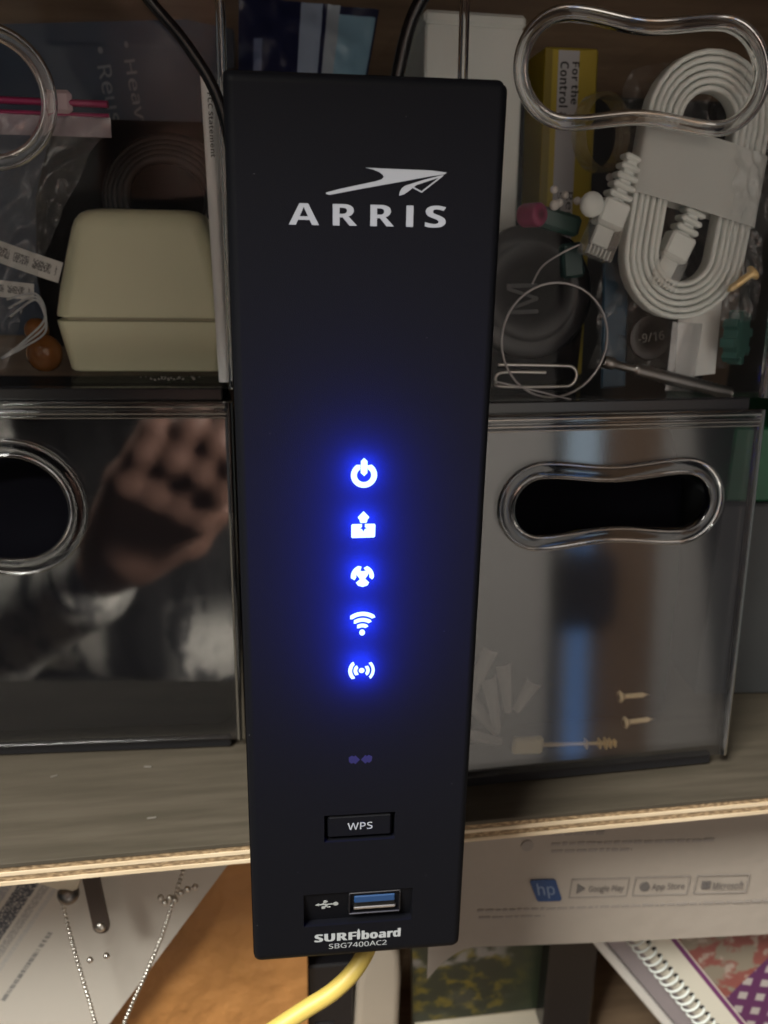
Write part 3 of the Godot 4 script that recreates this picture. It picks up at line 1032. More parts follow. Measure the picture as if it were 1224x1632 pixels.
func upper_right() -> void:
	var st := S()
	# white network cable
	var b := thing("network_cable", "coiled flat white network cable with a paper wrap in the upper right bin", "cable", UR * T(76.5, 213.5, -15, -6))
	for i in 6:
		st = S()
		tube(st, loop_path(21.6 - i * 2.2, 42.5 - i * 2.2), .00100, .0032, 12, true, Vector3(0, 0, 1), .55)
		obj("cable_loop", st, M.white, b, T(0, 0, sin(i * 2.1) * .35))
	net_plug(b, T(-27.5, -6, 1.5, -14))
	net_plug(b, T(1.5, -6.0, .5, -18) * T(0, -8, 0))
	st = S()
	ball(st, V(0, 0, 0), .0042, 16, Vector3(1, 1, .6))
	obj("round_cap", st, M.white, b, T(-37.2, -10, 4))
	st = S()
	# a paper band round the coil, a little skewed
	var band := []
	for i in 25:
		var a := TAU * i / 24.0
		var p := Vector2(signf(cos(a)) * pow(absf(cos(a)), .35) * 23.6, signf(sin(a)) * pow(absf(sin(a)), .35) * 4.9)
		band.append(p)
	sheet(st, func(u, v): 
		var f := fposmod(u, 1.0) * 24.0
		var k := int(f) % 24
		var p: Vector2 = band[k].lerp(band[k + 1], f - int(f))
		return V(p.x + (v - .5) * 3.0, 11.5 - v * 23.0, p.y + sin(p.x * .2 + v * 2) * .3), 48, 6, .0002)
	obj("paper_wrap", st, mat(lin(.50, .53, .51), .8), b, T(0, 4.5, .6, -7.5))
	# white carton
	b = thing("white_carton", "plain white carton standing behind the modem's right edge", "carton", UR * T(11, 145.2, -82))
	obj("carton_body", boxm(Vector3(0, 63.5, 0), Vector3(37, 127, 42), .8), M.white, b)
	obj("carton_lid", boxm(Vector3(0, 129, 0), Vector3(38.2, 4.5, 43.2), 1.2), M.white, b)
	# yellow box with a label
	b = thing("yellow_box", "yellow box with a white lettered label behind the clear handle hole", "box", UR * T(53.5, 145.2, -82, .6))
	obj("box_body", boxm(Vector3(0, 62, 0), Vector3(21.5, 124, 22), .7), mat(lin(.42, .33, .02), .45), b)
	obj("label_panel", boxm(Vector3(-1.2, 62, 11.1), Vector3(8.4, 122, .3), .1), mat(lin(.50, .52, .55), .5), b)
	obj("dark_edge", boxm(Vector3(-9.2, 62, 11.05), Vector3(3.0, 123.0, .25), .1), mat(lin(.22, .17, .01), .5), b)
	var dk := mat(lin(.02, .02, .02), .6)
	words("label_lettering", "For the", 0, 15, 0, 3.0, 0, dk, b, true, T(.2, 119, 11.35, -90))
	words("label_lettering", "Control &", 0, 21, 0, 3.6, 0, dk, b, true, T(-4.6, 119, 11.35, -90))
	words("label_lettering", "Remover", 0, 26, 0, 2.6, 0, dk, b, false, T(.2, 72, 11.35, -90))
	words("label_lettering", "Shipper", 0, 24, 0, 2.6, 0, dk, b, false, T(-4.2, 72, 11.35, -90))
	# dark puck with raised ring and a pale mark
	b = thing("black_puck", "round black plastic disc with a pale mark, low in the upper right bin", "disc", UR * T(30, 179, -44, 0, 0, -6))
	st = S()
	var rot := Transform3D(Basis.from_euler(Vector3(PI / 2, 0, 0)), Vector3.ZERO)
	lathe(st, [[0, -.006], [.023, -.006], [.0245, -.0045], [.0245, .0], [.023, .0016], [.0185, .002], [.0180, .0012], [.016, .001], [0, .001]], 40, rot)
	obj("disc_body", st, mat(lin(.010, .009, .012), .35), b)
	words("pale_mark", "M", -5, 6, -6, 6, 1.12, mat(lin(.028, .028, .032), .5), b, false, T(-3, -3, 0, 92))
	st = S()
	loft(st, [[0, 31, 7, 0, 0], [20, 32, 7.5, 0, 0], [44, 31, 6, 0, 0], [52, 27, 4, 1, 0], [54, 24, 2.5, 1, 0]], 6)
	one("dark_filler", st, mat(lin(.007, .006, .008), .8, 0.0, .25), UR * T(25, 145.3, -59), "black filler added behind the round black disc", "filler")  # plain dark filler, added to darken the bin behind the disc
	# spectacle-like wire ring and its tail
	st = S()
	var ring := []
	for k in 40: ring.append(V(cos(TAU * k / 40.0) * 18.6, sin(TAU * k / 40.0) * 18.9, sin(TAU * k / 20.0) * .5))
	tube(st, ring, .00042, .00042, 6, true)
	tube(st, spline([V(-8.5, 18.5, -1), V(-5, 24, -2), V(1, 28, -2), V(7, 31, -1)], 8), .00035, .00035, 6)
	tube(st, spline([V(-21, -13, 2), V(-8, -16, 2), V(6, -19.5, 2)], 8), .00035, .00035, 6)
	one("wire_ring", st, mat(lin(.35, .33, .33), .3, .8), UR * T(26.2, 163.5, -6), "thin grey wire ring leaning against the bin front", "wire ring")
	# paper clip
	st = S()
	tube(st, spline([V(-14, 3.2, 0), V(8, 3.4, 0), V(13.2, 2.8, 0), V(14.6, 0, 0), V(13, -3.0, 0), V(8, -3.8, 0), V(-12, -4.2, 0), V(-14.6, -2.6, .5), V(-14.4, -.2, .8), V(-11, .8, .8), V(3, 1.0, .8)], 6), .00055, .00055, 8)
	one("paper_clip", st, M.metal, UR * T(22.5, 151.6, -12, -2), "large steel paper clip behind the wire ring", "paper clip")
	# blue strip, knurled rod, round tag, white tags
	one("blue_strip", boxm(Vector3(0, 25, 0), Vector3(9.5, 50, 1.6), .5), mat(lin(.012, .045, .08), .3), UR * T(57.5, 145.2, -26, 3), "dark blue plastic strip standing below the white plug", "strip")
	b = thing("knurled_rod", "dark knurled metal rod lying on the bin floor", "rod", UR * T(45.5, 156.2, -9, -13.5))
	st = S()
	var prof := []
	for i in 40: prof.append([.0022 + (.00025 if i % 2 == 0 else .0), -.050 + i * .00098])
	prof.append([.0014, -.0112])
	prof.append([.0014, -.0040])
	prof.append([.0021, -.0036])
	prof.append([.0021, .0])
	prof.append([.0, .0002])
	lathe(st, prof, 16, Transform3D(Basis.from_euler(Vector3(0, 0, PI / 2)), Vector3.ZERO))
	obj("rod_shaft", st, M.dark_metal, b)
	b = thing("round_tag", "small round dark tag reading -9/16 under the cable coil", "tag", UR * T(68.5, 163.6, -22))
	st = S()
	lathe(st, [[0, -.001], [.0078, -.001], [.008, .0], [.0078, .0008], [0, .001]], 28, rot)
	obj("tag_disc", st, mat(lin(.03, .028, .028), .4), b)
	words("tag_lettering", "-9/16", -5.0, 5.0, -1.4, 1.7, 1.05, mat(lin(.12, .12, .115), .6), b, false, T(0, 0, 0, 8))
	for q in [[86, 163.5, -18, 4, 17, 27, "white paper tag standing below the cable coil, its corner torn", -4], [78.5, 157, -15, -3, 12, 24, "clear plastic slip beside the torn white tag", 0]]:
		st = S()
		sheet(st, func(u, v): return V((u - .5) * q[4] + v * q[7] * .4, (.5 - v) * q[5], sin(u * 4 + v) * 1.2), 8, 8, .0003)
		var pm: Material = M.paper if q[7] != 0 else pane(.25, lin(.5, .5, .5), .1)
		one("paper_tag" if q[7] != 0 else "plastic_slip", st, pm, UR * T(q[0], q[1], q[2], q[3]), q[6], "tag" if q[7] != 0 else "slip")
	# clear bag behind the cable
	b = thing("crumpled_bag", "crumpled clear plastic bag round the white cable coil", "bag", UR * T(0, 0, -26))
	var wr := wrinkle(5.0, .03, 33)
	st = S()
	sheet(st, func(u, v): return V(lerpf(54, 101, u) - v * 6 * (1 - u), lerpf(251 + 4 * sin(u * 5), 152, v), wr.call(u * 70, v * 90)), 44, 56, .0)
	obj("film", st, M.film, b)
	wr = wrinkle(2.2, .05, 35)
	st = S()
	sheet(st, func(u, v): return V(lerpf(86, 101.5, u), lerpf(250, 170, v), 20.0 + wr.call(u * 30, v * 90) - 3 * u), 16, 50, .0)
	obj("film_fold", st, M.film, b)
	# small things: beads, pink cap, teal pieces, brass screw
	var beads := [[30.4, 213.3], [32.6, 209.0], [30.8, 208.2], [39.0, 209.8], [50.4, 217.7], [34.5, 211.5]]
	for i in beads.size():
		st = S()
		ball(st, Vector3.ZERO, .0014 if i != 2 else .0018, 14)
		one("pearl_bead", st, mat(lin(.6, .58, .55), .12), UR * T(beads[i][0], beads[i][1], -25), ["small pearl bead below the yellow box's label, topmost", "small pearl bead at the right of the touching pair", "larger pearl bead at the left of the touching pair", "small pearl bead alone below the yellow box's right edge", "small pearl bead near the white strain relief", "small pearl bead between the pair and the lone one"][i], "bead", "pearl beads below the yellow box")
	st = S()
	lathe(st, [[0, -.004], [.0036, -.004], [.004, -.003], [.004, .003], [.0032, .004], [0, .004]], 18, rot)
	one("pink_cap", st, mat(lin(.22, .018, .075), .4), UR * T(21.5, 204.5, -21, 0, 30), "pink plastic cap beside the white carton's foot", "cap")
	st = S()
	box(st, Vector3.ZERO, V(15, 7, 5), .0012)
	box(st, V(-8, 1.5, 0), V(4, 4, 4), .0008)
	one("teal_clip", st, mat(lin(.012, .055, .045), .4), UR * T(34, 203, -28, -14), "teal plastic clip under the pearl beads", "clip")
	st = S()
	box(st, Vector3.ZERO, V(8, 12, 4), .001)
	one("teal_block", st, mat(lin(.010, .04, .038), .4), UR * T(38.5, 190, -26, 8), "small dark teal block at the left of the clear plug", "block")
	st = S()
	slab(st, gear_poly(9.5, 7.0, 8), -2.5, 2.5)
	one("teal_gear", st, mat(lin(.035, .10, .085), .4), UR * T(96.5, 164, -12, 10, 40), "pale teal toothed wheel at the right wall of the bin", "gear")
	b = thing("brass_screw", "brass screw at the right of the cable coil", "screw", UR * T(97.5, 186, -8, -55))
	st = S()
	lathe(st, [[0, .0012], [.0026, .0006], [.0028, .0], [.0013, -.0012], [.0013, -.009], [.0, -.011]], 14)
	obj("screw_body", st, M.brass, b)
	# yellow ring of tape
	st = S()
	var tp := []
	for k in 30: tp.append(V(cos(TAU * k / 30.0) * 12, sin(TAU * k / 30.0) * 13, 0))
	tube(st, tp, .0009, .0035, 8, true, Vector3(0, 0, 1), .5)
	one("tape_ring", st, pane(.35, lin(.4, .34, .18), .1), UR * T(57, 236, -50, 0, 25), "pale yellow clear ring before the yellow box", "ring")

func gear_poly(ro: float, ri: float, n: int) -> PackedVector2Array:
	var out := PackedVector2Array()
	for i in n:
		for q in [[-.25, ri], [-.2, ro], [.2, ro], [.25, ri]]:
			var a: float = TAU * (i + q[0]) / n
			out.append(Vector2(cos(a), sin(a)) * q[1])
	return out


# ---------------------------------------------------------------- between the stacks, and in front
func middle() -> void:
	var st := S()
	var im := Image.create_empty(128, 128, false, Image.FORMAT_RGB8)
	im.fill(lin(.008, .012, .045))
	for q in [[14, 30, 8, 98, .10, .13, .22], [56, 0, 20, 60, .26, .33, .45], [80, 0, 12, 128, .30, .36, .42], [92, 6, 34, 48, .20, .36, .48], [58, 62, 40, 40, .03, .11, .17], [64, 74, 14, 34, .008, .01, .04], [98, 58, 26, 44, .03, .15, .22], [104, 80, 22, 30, .008, .01, .04], [104, 112, 22, 16, .06, .26, .34]]:
		im.fill_rect(Rect2i(q[0], q[1], q[2], q[3]), lin(q[4], q[5], q[6]))
	var pm := mat(Color.WHITE, .3)
	pm.albedo_texture = ImageTexture.create_from_image(im)
	var b := thing("blue_packet", "shiny navy packet printed with pale blue blocks above the modem", "packet", UR * T(-47, 224, -104, -2))
	var wr := wrinkle(2.0, .03, 51)
	st = S()
	sheet(st, func(u, v): return V(lerpf(-27, lerpf(28, 18, v), u), lerpf(64, 0, v), 8.0 * sin(PI * u) * sin(PI * clampf(v, .02, 1)) + wr.call(u * 60, v * 60)), 24, 24, .0004)
	obj("packet_film", st, pm, b)
	st = S()
	sheet(st, func(u, v): return V(lerpf(-27, lerpf(28, 18, v), u), lerpf(64, 0, v), -8.0 * sin(PI * u) * sin(PI * clampf(v, .02, 1)) - 1.0), 12, 12, .0004)
	obj("packet_back", st, mat(lin(.008, .012, .045), .3), b)
	st = S()
	box(st, V(0, 75, 0), V(96, 152, 40), .001)
	one("dark_backing", boxm(Vector3(0, 130, 0), Vector3(172, 260, 20), 1.0), mat(lin(.018, .018, .019), .8, 0.0, .2), T(130, -112.6, -272, 0, 3), "tall dark backing added against the board behind the upper right bin", "carton")  # dark backing, added to darken what shows behind the bin
	one("dark_carton", st, mat(lin(.055, .034, .02), .7), UR * T(-30, 118, -150), "dark brown carton behind the blue packet", "carton")
	# cables in front
	st = S()
	tube(st, spline([V(52, 292, 26), V(64, 272, 20), V(75.2, 258.3, 15), V(85.6, 246.6, 15), V(94.3, 231.1, 16), V(99, 205, 20), V(101, 170, 26)], 8), .0017, .0017, 10)
	one("black_cable", st, M.black_gloss, UL, "black cord running down behind the modem's top left corner", "cable")
	st = S()
	tube(st, spline([V(4, 300, -40), V(-6, 284, -42), V(-16, 268, -46), V(-22, 240, -50)], 8), .0024, .0024, 10)
	one("black_cable", st, M.black_gloss, UR, "black cord behind the modem's top beside the white carton", "cable")
	st = S()
	tube(st, spline([V(10, -100, -38), V(9.5, -114, -33), V(8.5, -124, -27), V(5.5, -130.5, -20), V(0.5, -135.5, -15), V(-6.5, -140.3, -12), V(-15.5, -144.6, -10), V(-24.5, -149, -8), V(-42, -159, -5), V(-75, -182, 0)], 10), 0.0027, .0027, 16)
	one("yellow_network_cord", st, mat(lin(.52, .385, .085), .5), Transform3D.IDENTITY, "yellow network cord coming out below the modem", "cord")
	# right of the bins
	st = S()
	box(st, V(40, 45, -40), V(80, 90, 80), .001)
	one("dark_carton", st, mat(lin(.035, .038, .04), .6), T(163, -112.6, -130, 0, -4), "dark grey carton on the shelf at the right edge of the lower bin", "carton")
	st = S()
	box(st, V(40, 16, -40), V(80, 32, 80), .001)
	one("green_box", st, mat(lin(.008, .085, .035), .4), T(165, -22.3, -132, 0, -4), "green box on top of the dark grey carton", "box")


func lower_bins() -> void:
	var dk := mat(lin(.004, .004, .006), .9, 0.0, .1)  # black fillers added to stand for the dark inside of both bins
	var st := S()
	loft(st, [[0, 58, 55, 0, 0], [60, 59, 56, 0, 0], [100, 58, 52, 0, 0], [122, 54, 44, 0, 0]], 8)
	one("black_filler", st, dk, UL * T(30, 8.2, -62), "black filler added for the dark inside of the lower left bin", "filler")
	st = S()
	loft(st, [[0, 50, 55, 0, 0], [60, 51, 56, 0, 0], [100, 50, 52, 0, 0], [122, 46, 44, 0, 0]], 8)
	one("black_filler", st, dk, UR * T(46, 8.6, -86), "black filler added for the dark inside of the lower right bin", "filler")
	# little things lying against the front of the right bin
	var b := thing("gold_brush", "gold handled brush with pale bristles low in the lower right bin", "brush", UR * T(18, 14, -6, -4))
	obj("bristles", boxm(Vector3(6, 0, 0), Vector3(12, 6.8, 3), .9), mat(lin(.78, .64, .33), .7), b)
	st = S()
	tube(st, [V(12, 0, 0), V(28, 0, 0), V(42, 0, 0)], .0009, .0009, 10, false, Vector3.ZERO, 1.0, .8)
	box(st, V(29.5, 0, 0), V(1.0, 3.4, 3.4), .0003)
	box(st, V(35.0, 0, 0), V(1.0, 3.4, 3.4), .0003)
	for i in 3: box(st, V(37.5 + i * 1.9, 0, 0), V(1.0, 3.8 - i * .5, 3.6 - i * .5), .0003)
	obj("handle", st, M.brass, b)
	var sc := [[60, 31, 0, "small brass screw lying above the other one, near the brown reflection"], [63, 20, 3, "small brass screw lying below the other one, near the brush tip"]]
	for q in sc:
		b = thing("wood_screw", q[3], "screw", UR * T(q[0], q[1], -5, -90 + q[2]), "brass screws in the lower right bin")
		st = S()
		var pr := [[0, -.0012], [.0022, -.0010], [.0024, -.0004], [.0012, .0008]]
		for i in 14: pr.append([.0012 if i % 2 == 0 else .0008, .0012 + i * .0006])
		pr.append([.0, .0115])
		lathe(st, pr, 12)
		obj("screw_body", st, mat(lin(.85, .66, .40), .4, .3), b)
	var co := [[4, 40, -22, 26], [11, 30, 12, 22], [24, 31, -28, 13], [6, 15, 75, 20], [17, 34, 8, 20], [9, 22, 40, 18]]
	for i in co.size():
		var q: Array = co[i]
		st = S()
		sheet(st, func(u, v): return V((u - .5) * 6.0 * (1.0 - .5 * v), (.5 - v) * q[3], 1.6 * sin(PI * u)), 8, 6, .0005)
		one("paper_scrap", st, M.scrap, UR * T(q[0], q[1], -9 - i * 1.2, q[2], 10 * sin(i * 2.0)), ["tallest pale scrap at the left of the lower right bin", "pale scrap leaning right beside the tallest one", "short pale scrap nearest the brush's bristles", "pale scrap lying flat at the foot of the pile", "pale scrap standing upright behind the short one", "pale scrap slanting across the pile"][i], "scrap", "pale scraps in the lower right bin")


# ---------------------------------------------------------------- below the shelf
func below_left() -> void:
	var st := S()
	var mm := bumpy(mat(Color.WHITE, .6), noise_tex(.03, Color.BLACK, Color.WHITE, 256, 4, 31), .12, 6.0)
	mm.albedo_texture = noise_tex(.012, lin(.33, .150, .042), lin(.44, .205, .062), 256, 5, 37)
	var b := thing("manila_envelope", "orange brown envelope standing below the shelf left of the modem", "envelope", T(-92, -339, -128, 0, 0, -3))
	var wr := wrinkle(1.2, .012, 61)
	st = S()
	sheet(st, func(u, v): return V(lerpf(-82, 80.5, u), lerpf(196, 0, v), 2.5 * sin(PI * u) + wr.call(u * 160, v * 190)), 30, 30, .0012)
	obj("envelope_front", st, mm, b)
	st = S()
	sheet(st, func(u, v): return V(lerpf(-82, 80.5, u), lerpf(196, 0, v), -2.5 * sin(PI * u) - 1.6), 10, 4, .0006)
	obj("envelope_back", st, mm, b)
	# white sheet, tilted
	var rows := []
	for i in 7: rows.append([14 + i * 11 + (i % 2) * 2, 0, 0, 0])
	var im := Image.create_empty(256, 320, false, Image.FORMAT_RGB8)
	var pap := lin(.48, .45, .40)
	im.fill(pap)
	for q in [[104, 40, 15, 205, .05, .055, .07], [122, 60, 7, 200, .30, .29, .28], [132, 50, 4, 230, .40, .39, .38], [92, 60, 8, 200, .28, .28, .3], [78, 60, 10, 190, .10, .11, .14]]:
		for y in range(q[1], q[1] + q[3]):
			for x in range(q[0], q[0] + q[2]):
				if rng.randf() < .8: im.set_pixel(x, y, lin(q[4], q[5], q[6]).lerp(pap, rng.randf() * .3))
	for y in range(195, 292):
		if rng.randf() < .8:
			for x in range(152, 156): im.set_pixel(x, y, lin(.14, .14, .14).lerp(pap, rng.randf() * .6))
	var wm := mat(Color.WHITE, .75)
	wm.albedo_texture = ImageTexture.create_from_image(im)
	st = S()
	sheet(st, func(u, v): return V(lerpf(-118, 0, u), lerpf(minf(150, (148.0 - .55 * lerpf(118, 0, u)) / .835), 0, v), 2.0 * sin(u * 3.0) - v * 3.0), 16, 16, .0004)
	one("printed_sheet", st, wm, T(-112, -275, -112, -33.5), "white printed sheet tilted in front of the envelope", "paper")
	# pale tube
	st = S()
	lathe(st, [[0, 0], [.0095, 0], [.011, .0015], [.011, .058], [.0095, .060], [0, .060]], 24)
	one("cream_tube", st, mat(lin(.62, .57, .45), .5), T(-100, -160, -100, 62), "cream coloured tube at the far left under the shelf", "tube")
	# ball chain
	b = thing("ball_chain", "silver ball chain hanging in a loop before the printed sheet", "chain", T(0, 0, -92))
	var path := spline([V(-109, -150, 0), V(-108, -172, 0), V(-105.5, -196, 0), V(-101.5, -226, 0), V(-99, -250, 0), V(-97, -272, 1), V(-95, -272, 2), V(-91.5, -243, 0), V(-85.5, -225, 0), V(-79, -210, 0), V(-71.5, -191, 0), V(-66.5, -176, 0), V(-62, -162, 0), V(-58, -150, 0)], 40)
	st = S()
	var last: Vector3 = path[0]
	for p in path:
		if p.distance_to(last) >= .00185:
			ball(st, p, .00092, 8)
			last = p
	obj("chain_beads", st, M.metal, b)
	st = S()
	var hooks := [[-70, -169], [-68.5, -171.5], [-66.5, -169.5], [-64.5, -170.8], [-62, -167.5], [-59.5, -165.8], [-56.5, -165.0], [-99.5, -197.5], [-93.0, -196.0]]
	for q in hooks: ball(st, V(q[0], q[1], 2), .0013, 10)
	obj("large_beads", st, M.metal, b)
	# dark strap with a stud, and its round weight
	b = thing("leather_strap", "dark strap end with a silver stud hanging from the shelf", "strap", T(-95.5, -160, -90))
	st = S()
	slab(st, rrect(-3.2, -24, 3.2, 30, 3.1), -.8, .8)
	obj("strap_band", st, mat(lin(.05, .035, .028), .55), b, T(0, 0, 0, 5))
	st = S()
	ball(st, V(1.6, -20.5, 1.2), .0021, 14, Vector3(1, 1, .6))
	obj("stud", st, M.metal, b)
	st = S()
	ball(st, V(0, 0, 0), .0043, 18)
	one("steel_ball", st, M.dark_metal, T(-105.5, -166, -92), "dark steel ball under the shelf beside the strap", "ball")

func below_right() -> void:
	var st := S()
	# white sheet of instructions
	var b := thing("instruction_sheet", "white instruction sheet with a blue logo hanging below the shelf's right side", "paper", T(46, -128, -86, -2.7))
	st = S()
	sheet(st, func(u, v):
		var x := lerpf(-6, 152, u)
		var y := lerpf(0, -71.5, v)
		var low := pow(clampf((v - .55) / .45, 0, 1), 2)
		var near := pow(clampf(1.0 - (x + 6) / 22.0, 0, 1), 2)
		return V(x, y - low * near * 9.0, low * 1.5 + low * near * 7.0 + sin(u * 4) * .5), 40, 20, .0004)
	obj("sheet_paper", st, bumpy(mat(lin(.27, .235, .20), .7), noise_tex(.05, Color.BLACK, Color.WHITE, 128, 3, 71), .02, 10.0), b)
	var ink := mat(lin(.10, .09, .085), .7)
	var pale := mat(lin(.22, .195, .175), .7)
	st = S()
	slab(st, PackedVector2Array([Vector2(35.2, -38.6), Vector2(44.6, -38.6), Vector2(45.6, -39.4), Vector2(49.2, -48.4), Vector2(48.6, -49.5), Vector2(39.4, -49.5), Vector2(38.4, -48.6), Vector2(34.6, -39.6)]), 1.2, 1.6)
	obj("blue_logo", st, mat(lin(.010, .036, .115), .6), b)
	words("logo_lettering", "hp", 38.4, 45.6, -48.0, -40.2, 1.65, mat(lin(.14, .18, .26), .6), b, false, Transform3D(Basis(Vector3.RIGHT, Vector3(-.28, 1, 0), Vector3.BACK), V(-12.4, 0, 0)))
	var bx := [[52.4, 77.6, "Google Play"], [80.0, 104.4, "App Store"], [107.2, 131.0, "Microsoft"]]
	for i in 3:
		var q: Array = bx[i]
		st = S()
		for r in [[q[0], -39.4, q[1], -39.1], [q[0], -48.6, q[1], -48.3], [q[0], -48.3, q[0] + .3, -39.4], [q[1] - .3, -48.3, q[1], -39.4]]:
			slab(st, PackedVector2Array([Vector2(r[0], r[1]), Vector2(r[2], r[1]), Vector2(r[2], r[3]), Vector2(r[0], r[3])]), .9, 1.3)
		obj("badge_frame", st, pale, b)
		words("badge_lettering", q[2], q[0] + 8.0, q[1] - 2.0, -46.6, -42.6, 1.3, ink, b, false)
		st = S()
		if i == 0: slab(st, PackedVector2Array([Vector2(q[0] + 3, -46.4), Vector2(q[0] + 6.4, -44), Vector2(q[0] + 3, -41.6)]), .9, 1.35)
		elif i == 1: slab(st, circle(Vector2(q[0] + 4.8, -44), 2.2, 16), .9, 1.35)
		else:
			for k in 4: slab(st, PackedVector2Array([Vector2(q[0] + 3 + (k % 2) * 2.0, -46 + (k / 2) * 2.0), Vector2(q[0] + 4.7 + (k % 2) * 2.0, -46 + (k / 2) * 2.0), Vector2(q[0] + 4.7 + (k % 2) * 2.0, -44.3 + (k / 2) * 2.0), Vector2(q[0] + 3 + (k % 2) * 2.0, -44.3 + (k / 2) * 2.0)]), .9, 1.35)
		obj("badge_mark", st, ink, b)
	st = S()
	for q in [[41.0, 22.0, -17.4, 1.9], [41.5, 70.0, -22.2, 1.6], [42.0, 34.0, -25.8, 1.6], [14.0, 134.0, -54.2, 1.1], [15.0, 28.0, -57.8, 1.1]]:
		var x: float = q[0]
		while x < q[0] + q[1]:
			var l := rng.randf_range(1.2, 5.0)
			var hh: float = q[3] * rng.randf_range(.7, 1.0)
			slab(st, PackedVector2Array([Vector2(x, q[2]), Vector2(minf(x + l, q[0] + q[1]), q[2]), Vector2(minf(x + l, q[0] + q[1]), q[2] + hh), Vector2(x, q[2] + hh)]), .7, 1.0 + (.25 if q[2] < -40 else .0))
			x += l + .9
	obj("small_print", st, pale, b)
	st = S()
	slab(st, circle(Vector2(31.5, -22), 2.6, 14), .7, 1.1)
	obj("round_icon", st, pale, b)
	# things standing lower down
	st = S()
	box(st, V(0, 40, 0), V(23, 82, 26), .001)
	box(st, V(4, 30, 13.2), V(8, 3, 1), .0003)
	box(st, V(-3, 44, 13.2), V(10, 2, 1), .0003)
	one("black_device", st, M.black_gloss, T(0, -339, -150), "small black box standing below the modem beside the envelope", "box")
	st = S()
	loft(st, [[0, 10, 6, 0, 0], [30, 11.5, 7, 0, 0], [70, 11, 7, 1, 0], [84, 9, 6, 2, 0], [90, 5, 4, 3, 0]], 4)
	one("beige_bottle", st, mat(lin(.30, .26, .21), .5), T(23, -339, -142), "beige rounded bottle below the modem's foot", "bottle")
	var n := FastNoiseLite.new()
	n.seed = 4
	n.frequency = .045
	n.fractal_octaves = 4
	var im := Image.create_empty(128, 128, false, Image.FORMAT_RGB8)
	for y in 128:
		for x in 128:
			var v := n.get_noise_2d(x, y)
			var c := lin(.02, .024, .014).lerp(lin(.10, .08, .012), smoothstep(-.1, .5, v))
			c = c.lerp(lin(.16, .15, .14), smoothstep(.1, .5, n.get_noise_2d(x * .5 + 300, y * .5)) * (1.0 if y < 50 else .2))
			c = c.lerp(lin(.018, .03, .016), smoothstep(70, 120, x))
			im.set_pixel(x, y, c)
	var pm := mat(Color.WHITE, .35)
	pm.albedo_texture = ImageTexture.create_from_image(im)
	b = thing("picture_book", "book with a yellow and green leafy picture below the instruction sheet", "book", T(82, -339, -150, 2))
	st = S()
	box(st, V(0, 42, -8), V(72, 84, 14), .001)
	obj("book_pages", st, mat(lin(.42, .38, .31), .8), b)
	st = S()
	sheet(st, func(u, v): return V(lerpf(-37, 37, u), lerpf(85, 26, v), -.4 + sin(u * 3) * .2), 8, 8, .0008)
	obj("picture_cover", st, pm, b)
	st = S()
	box(st, V(2, 22, 3), V(78, 3, 10), .0008)
	obj("page_edge", st, mat(lin(.50, .45, .36), .7), b, T(0, 0, 0, -2))
	one("black_gap_block", boxm(Vector3(0, 46, 0), Vector3(26, 92, 20), 1.5), M.black_gloss, T(124, -339, -148), "black block in the gap between the picture book and the grey folder", "gap_block")  # plain black block stands in the gap beside the book
	# spiral notebook and the folder beneath it
	var nb := T(139, -229, -112, 37.8, -6)
	b = thing("spiral_notebook", "white spiral notebook with a purple bordered picture at the lower right", "notebook", nb)
	obj("cover_board", boxm(Vector3(45, -60, -1.6), Vector3(92, 150, 1.2), .4), mat(lin(.55, .52, .45), .7), b)
	obj("page", boxm(Vector3(46, -60, 0), Vector3(90, 148, .6), .2), mat(lin(.55, .52, .44), .75), b)
	for i in 22:
		var y := 12.0 - i * 5.0
		st = S()
		slab(st, circle(Vector2(5.0, y), 1.25, 12), .31, .36)
		obj("binding_hole", st, mat(lin(.015, .012, .012), .9), b)
		st = S()
		var ringp := []
		for k in 13:
			var a := lerpf(-.2, PI + .5, k / 12.0)
			ringp.append(V(1.2 + cos(a) * 4.2, y - 1.2 + k * .2, .4 + sin(a) * 3.0))
		tube(st, ringp, .00055, .00055, 6)
		obj("binding_wire", st, M.white, b)
	obj("purple_border", boxm(Vector3(15.2, -60, .45), Vector3(2.2, 146, .3), .1), mat(lin(.13, .025, .11), .6), b)
	im = Image.create_empty(128, 256, false, Image.FORMAT_RGB8)
	for y in 256:
		for x in 128:
			var v := n.get_noise_2d(x * .8, y * .8 + 90)
			var c := lin(.20, .17, .13).lerp(lin(.20, .06, .05), smoothstep(-.1, .2, v)).lerp(lin(.30, .24, .20), smoothstep(.2, .5, n.get_noise_2d(x + 500, y)))
			if y > 128 - x / 3:
				c = lin(.085, .02, .075) if (((x + y) / 11) % 2 == 0 or ((x - y + 512) / 11) % 2 == 0) else lin(.33, .30, .28)
			im.set_pixel(x, y, c)
	var im2 := mat(Color.WHITE, .45)
	im2.albedo_texture = ImageTexture.create_from_image(im)
	st = S()
	sheet(st, func(u, v): return V(lerpf(17, 88, u), lerpf(12, -130, v), .5), 2, 2, .0003)
	obj("picture", st, im2, b)
	b = thing("grey_folder", "grey folder with a white edge under the spiral notebook", "folder", nb * T(-9, 0, -7))
	obj("folder_cover", boxm(Vector3(42, -60, 0), Vector3(92, 150, 4), .8), mat(lin(.24, .21, .22), .6), b)
	obj("white_edge", boxm(Vector3(-6.5, -60, .6), Vector3(4.6, 150, 6), .8), mat(lin(.55, .53, .5), .6), b)


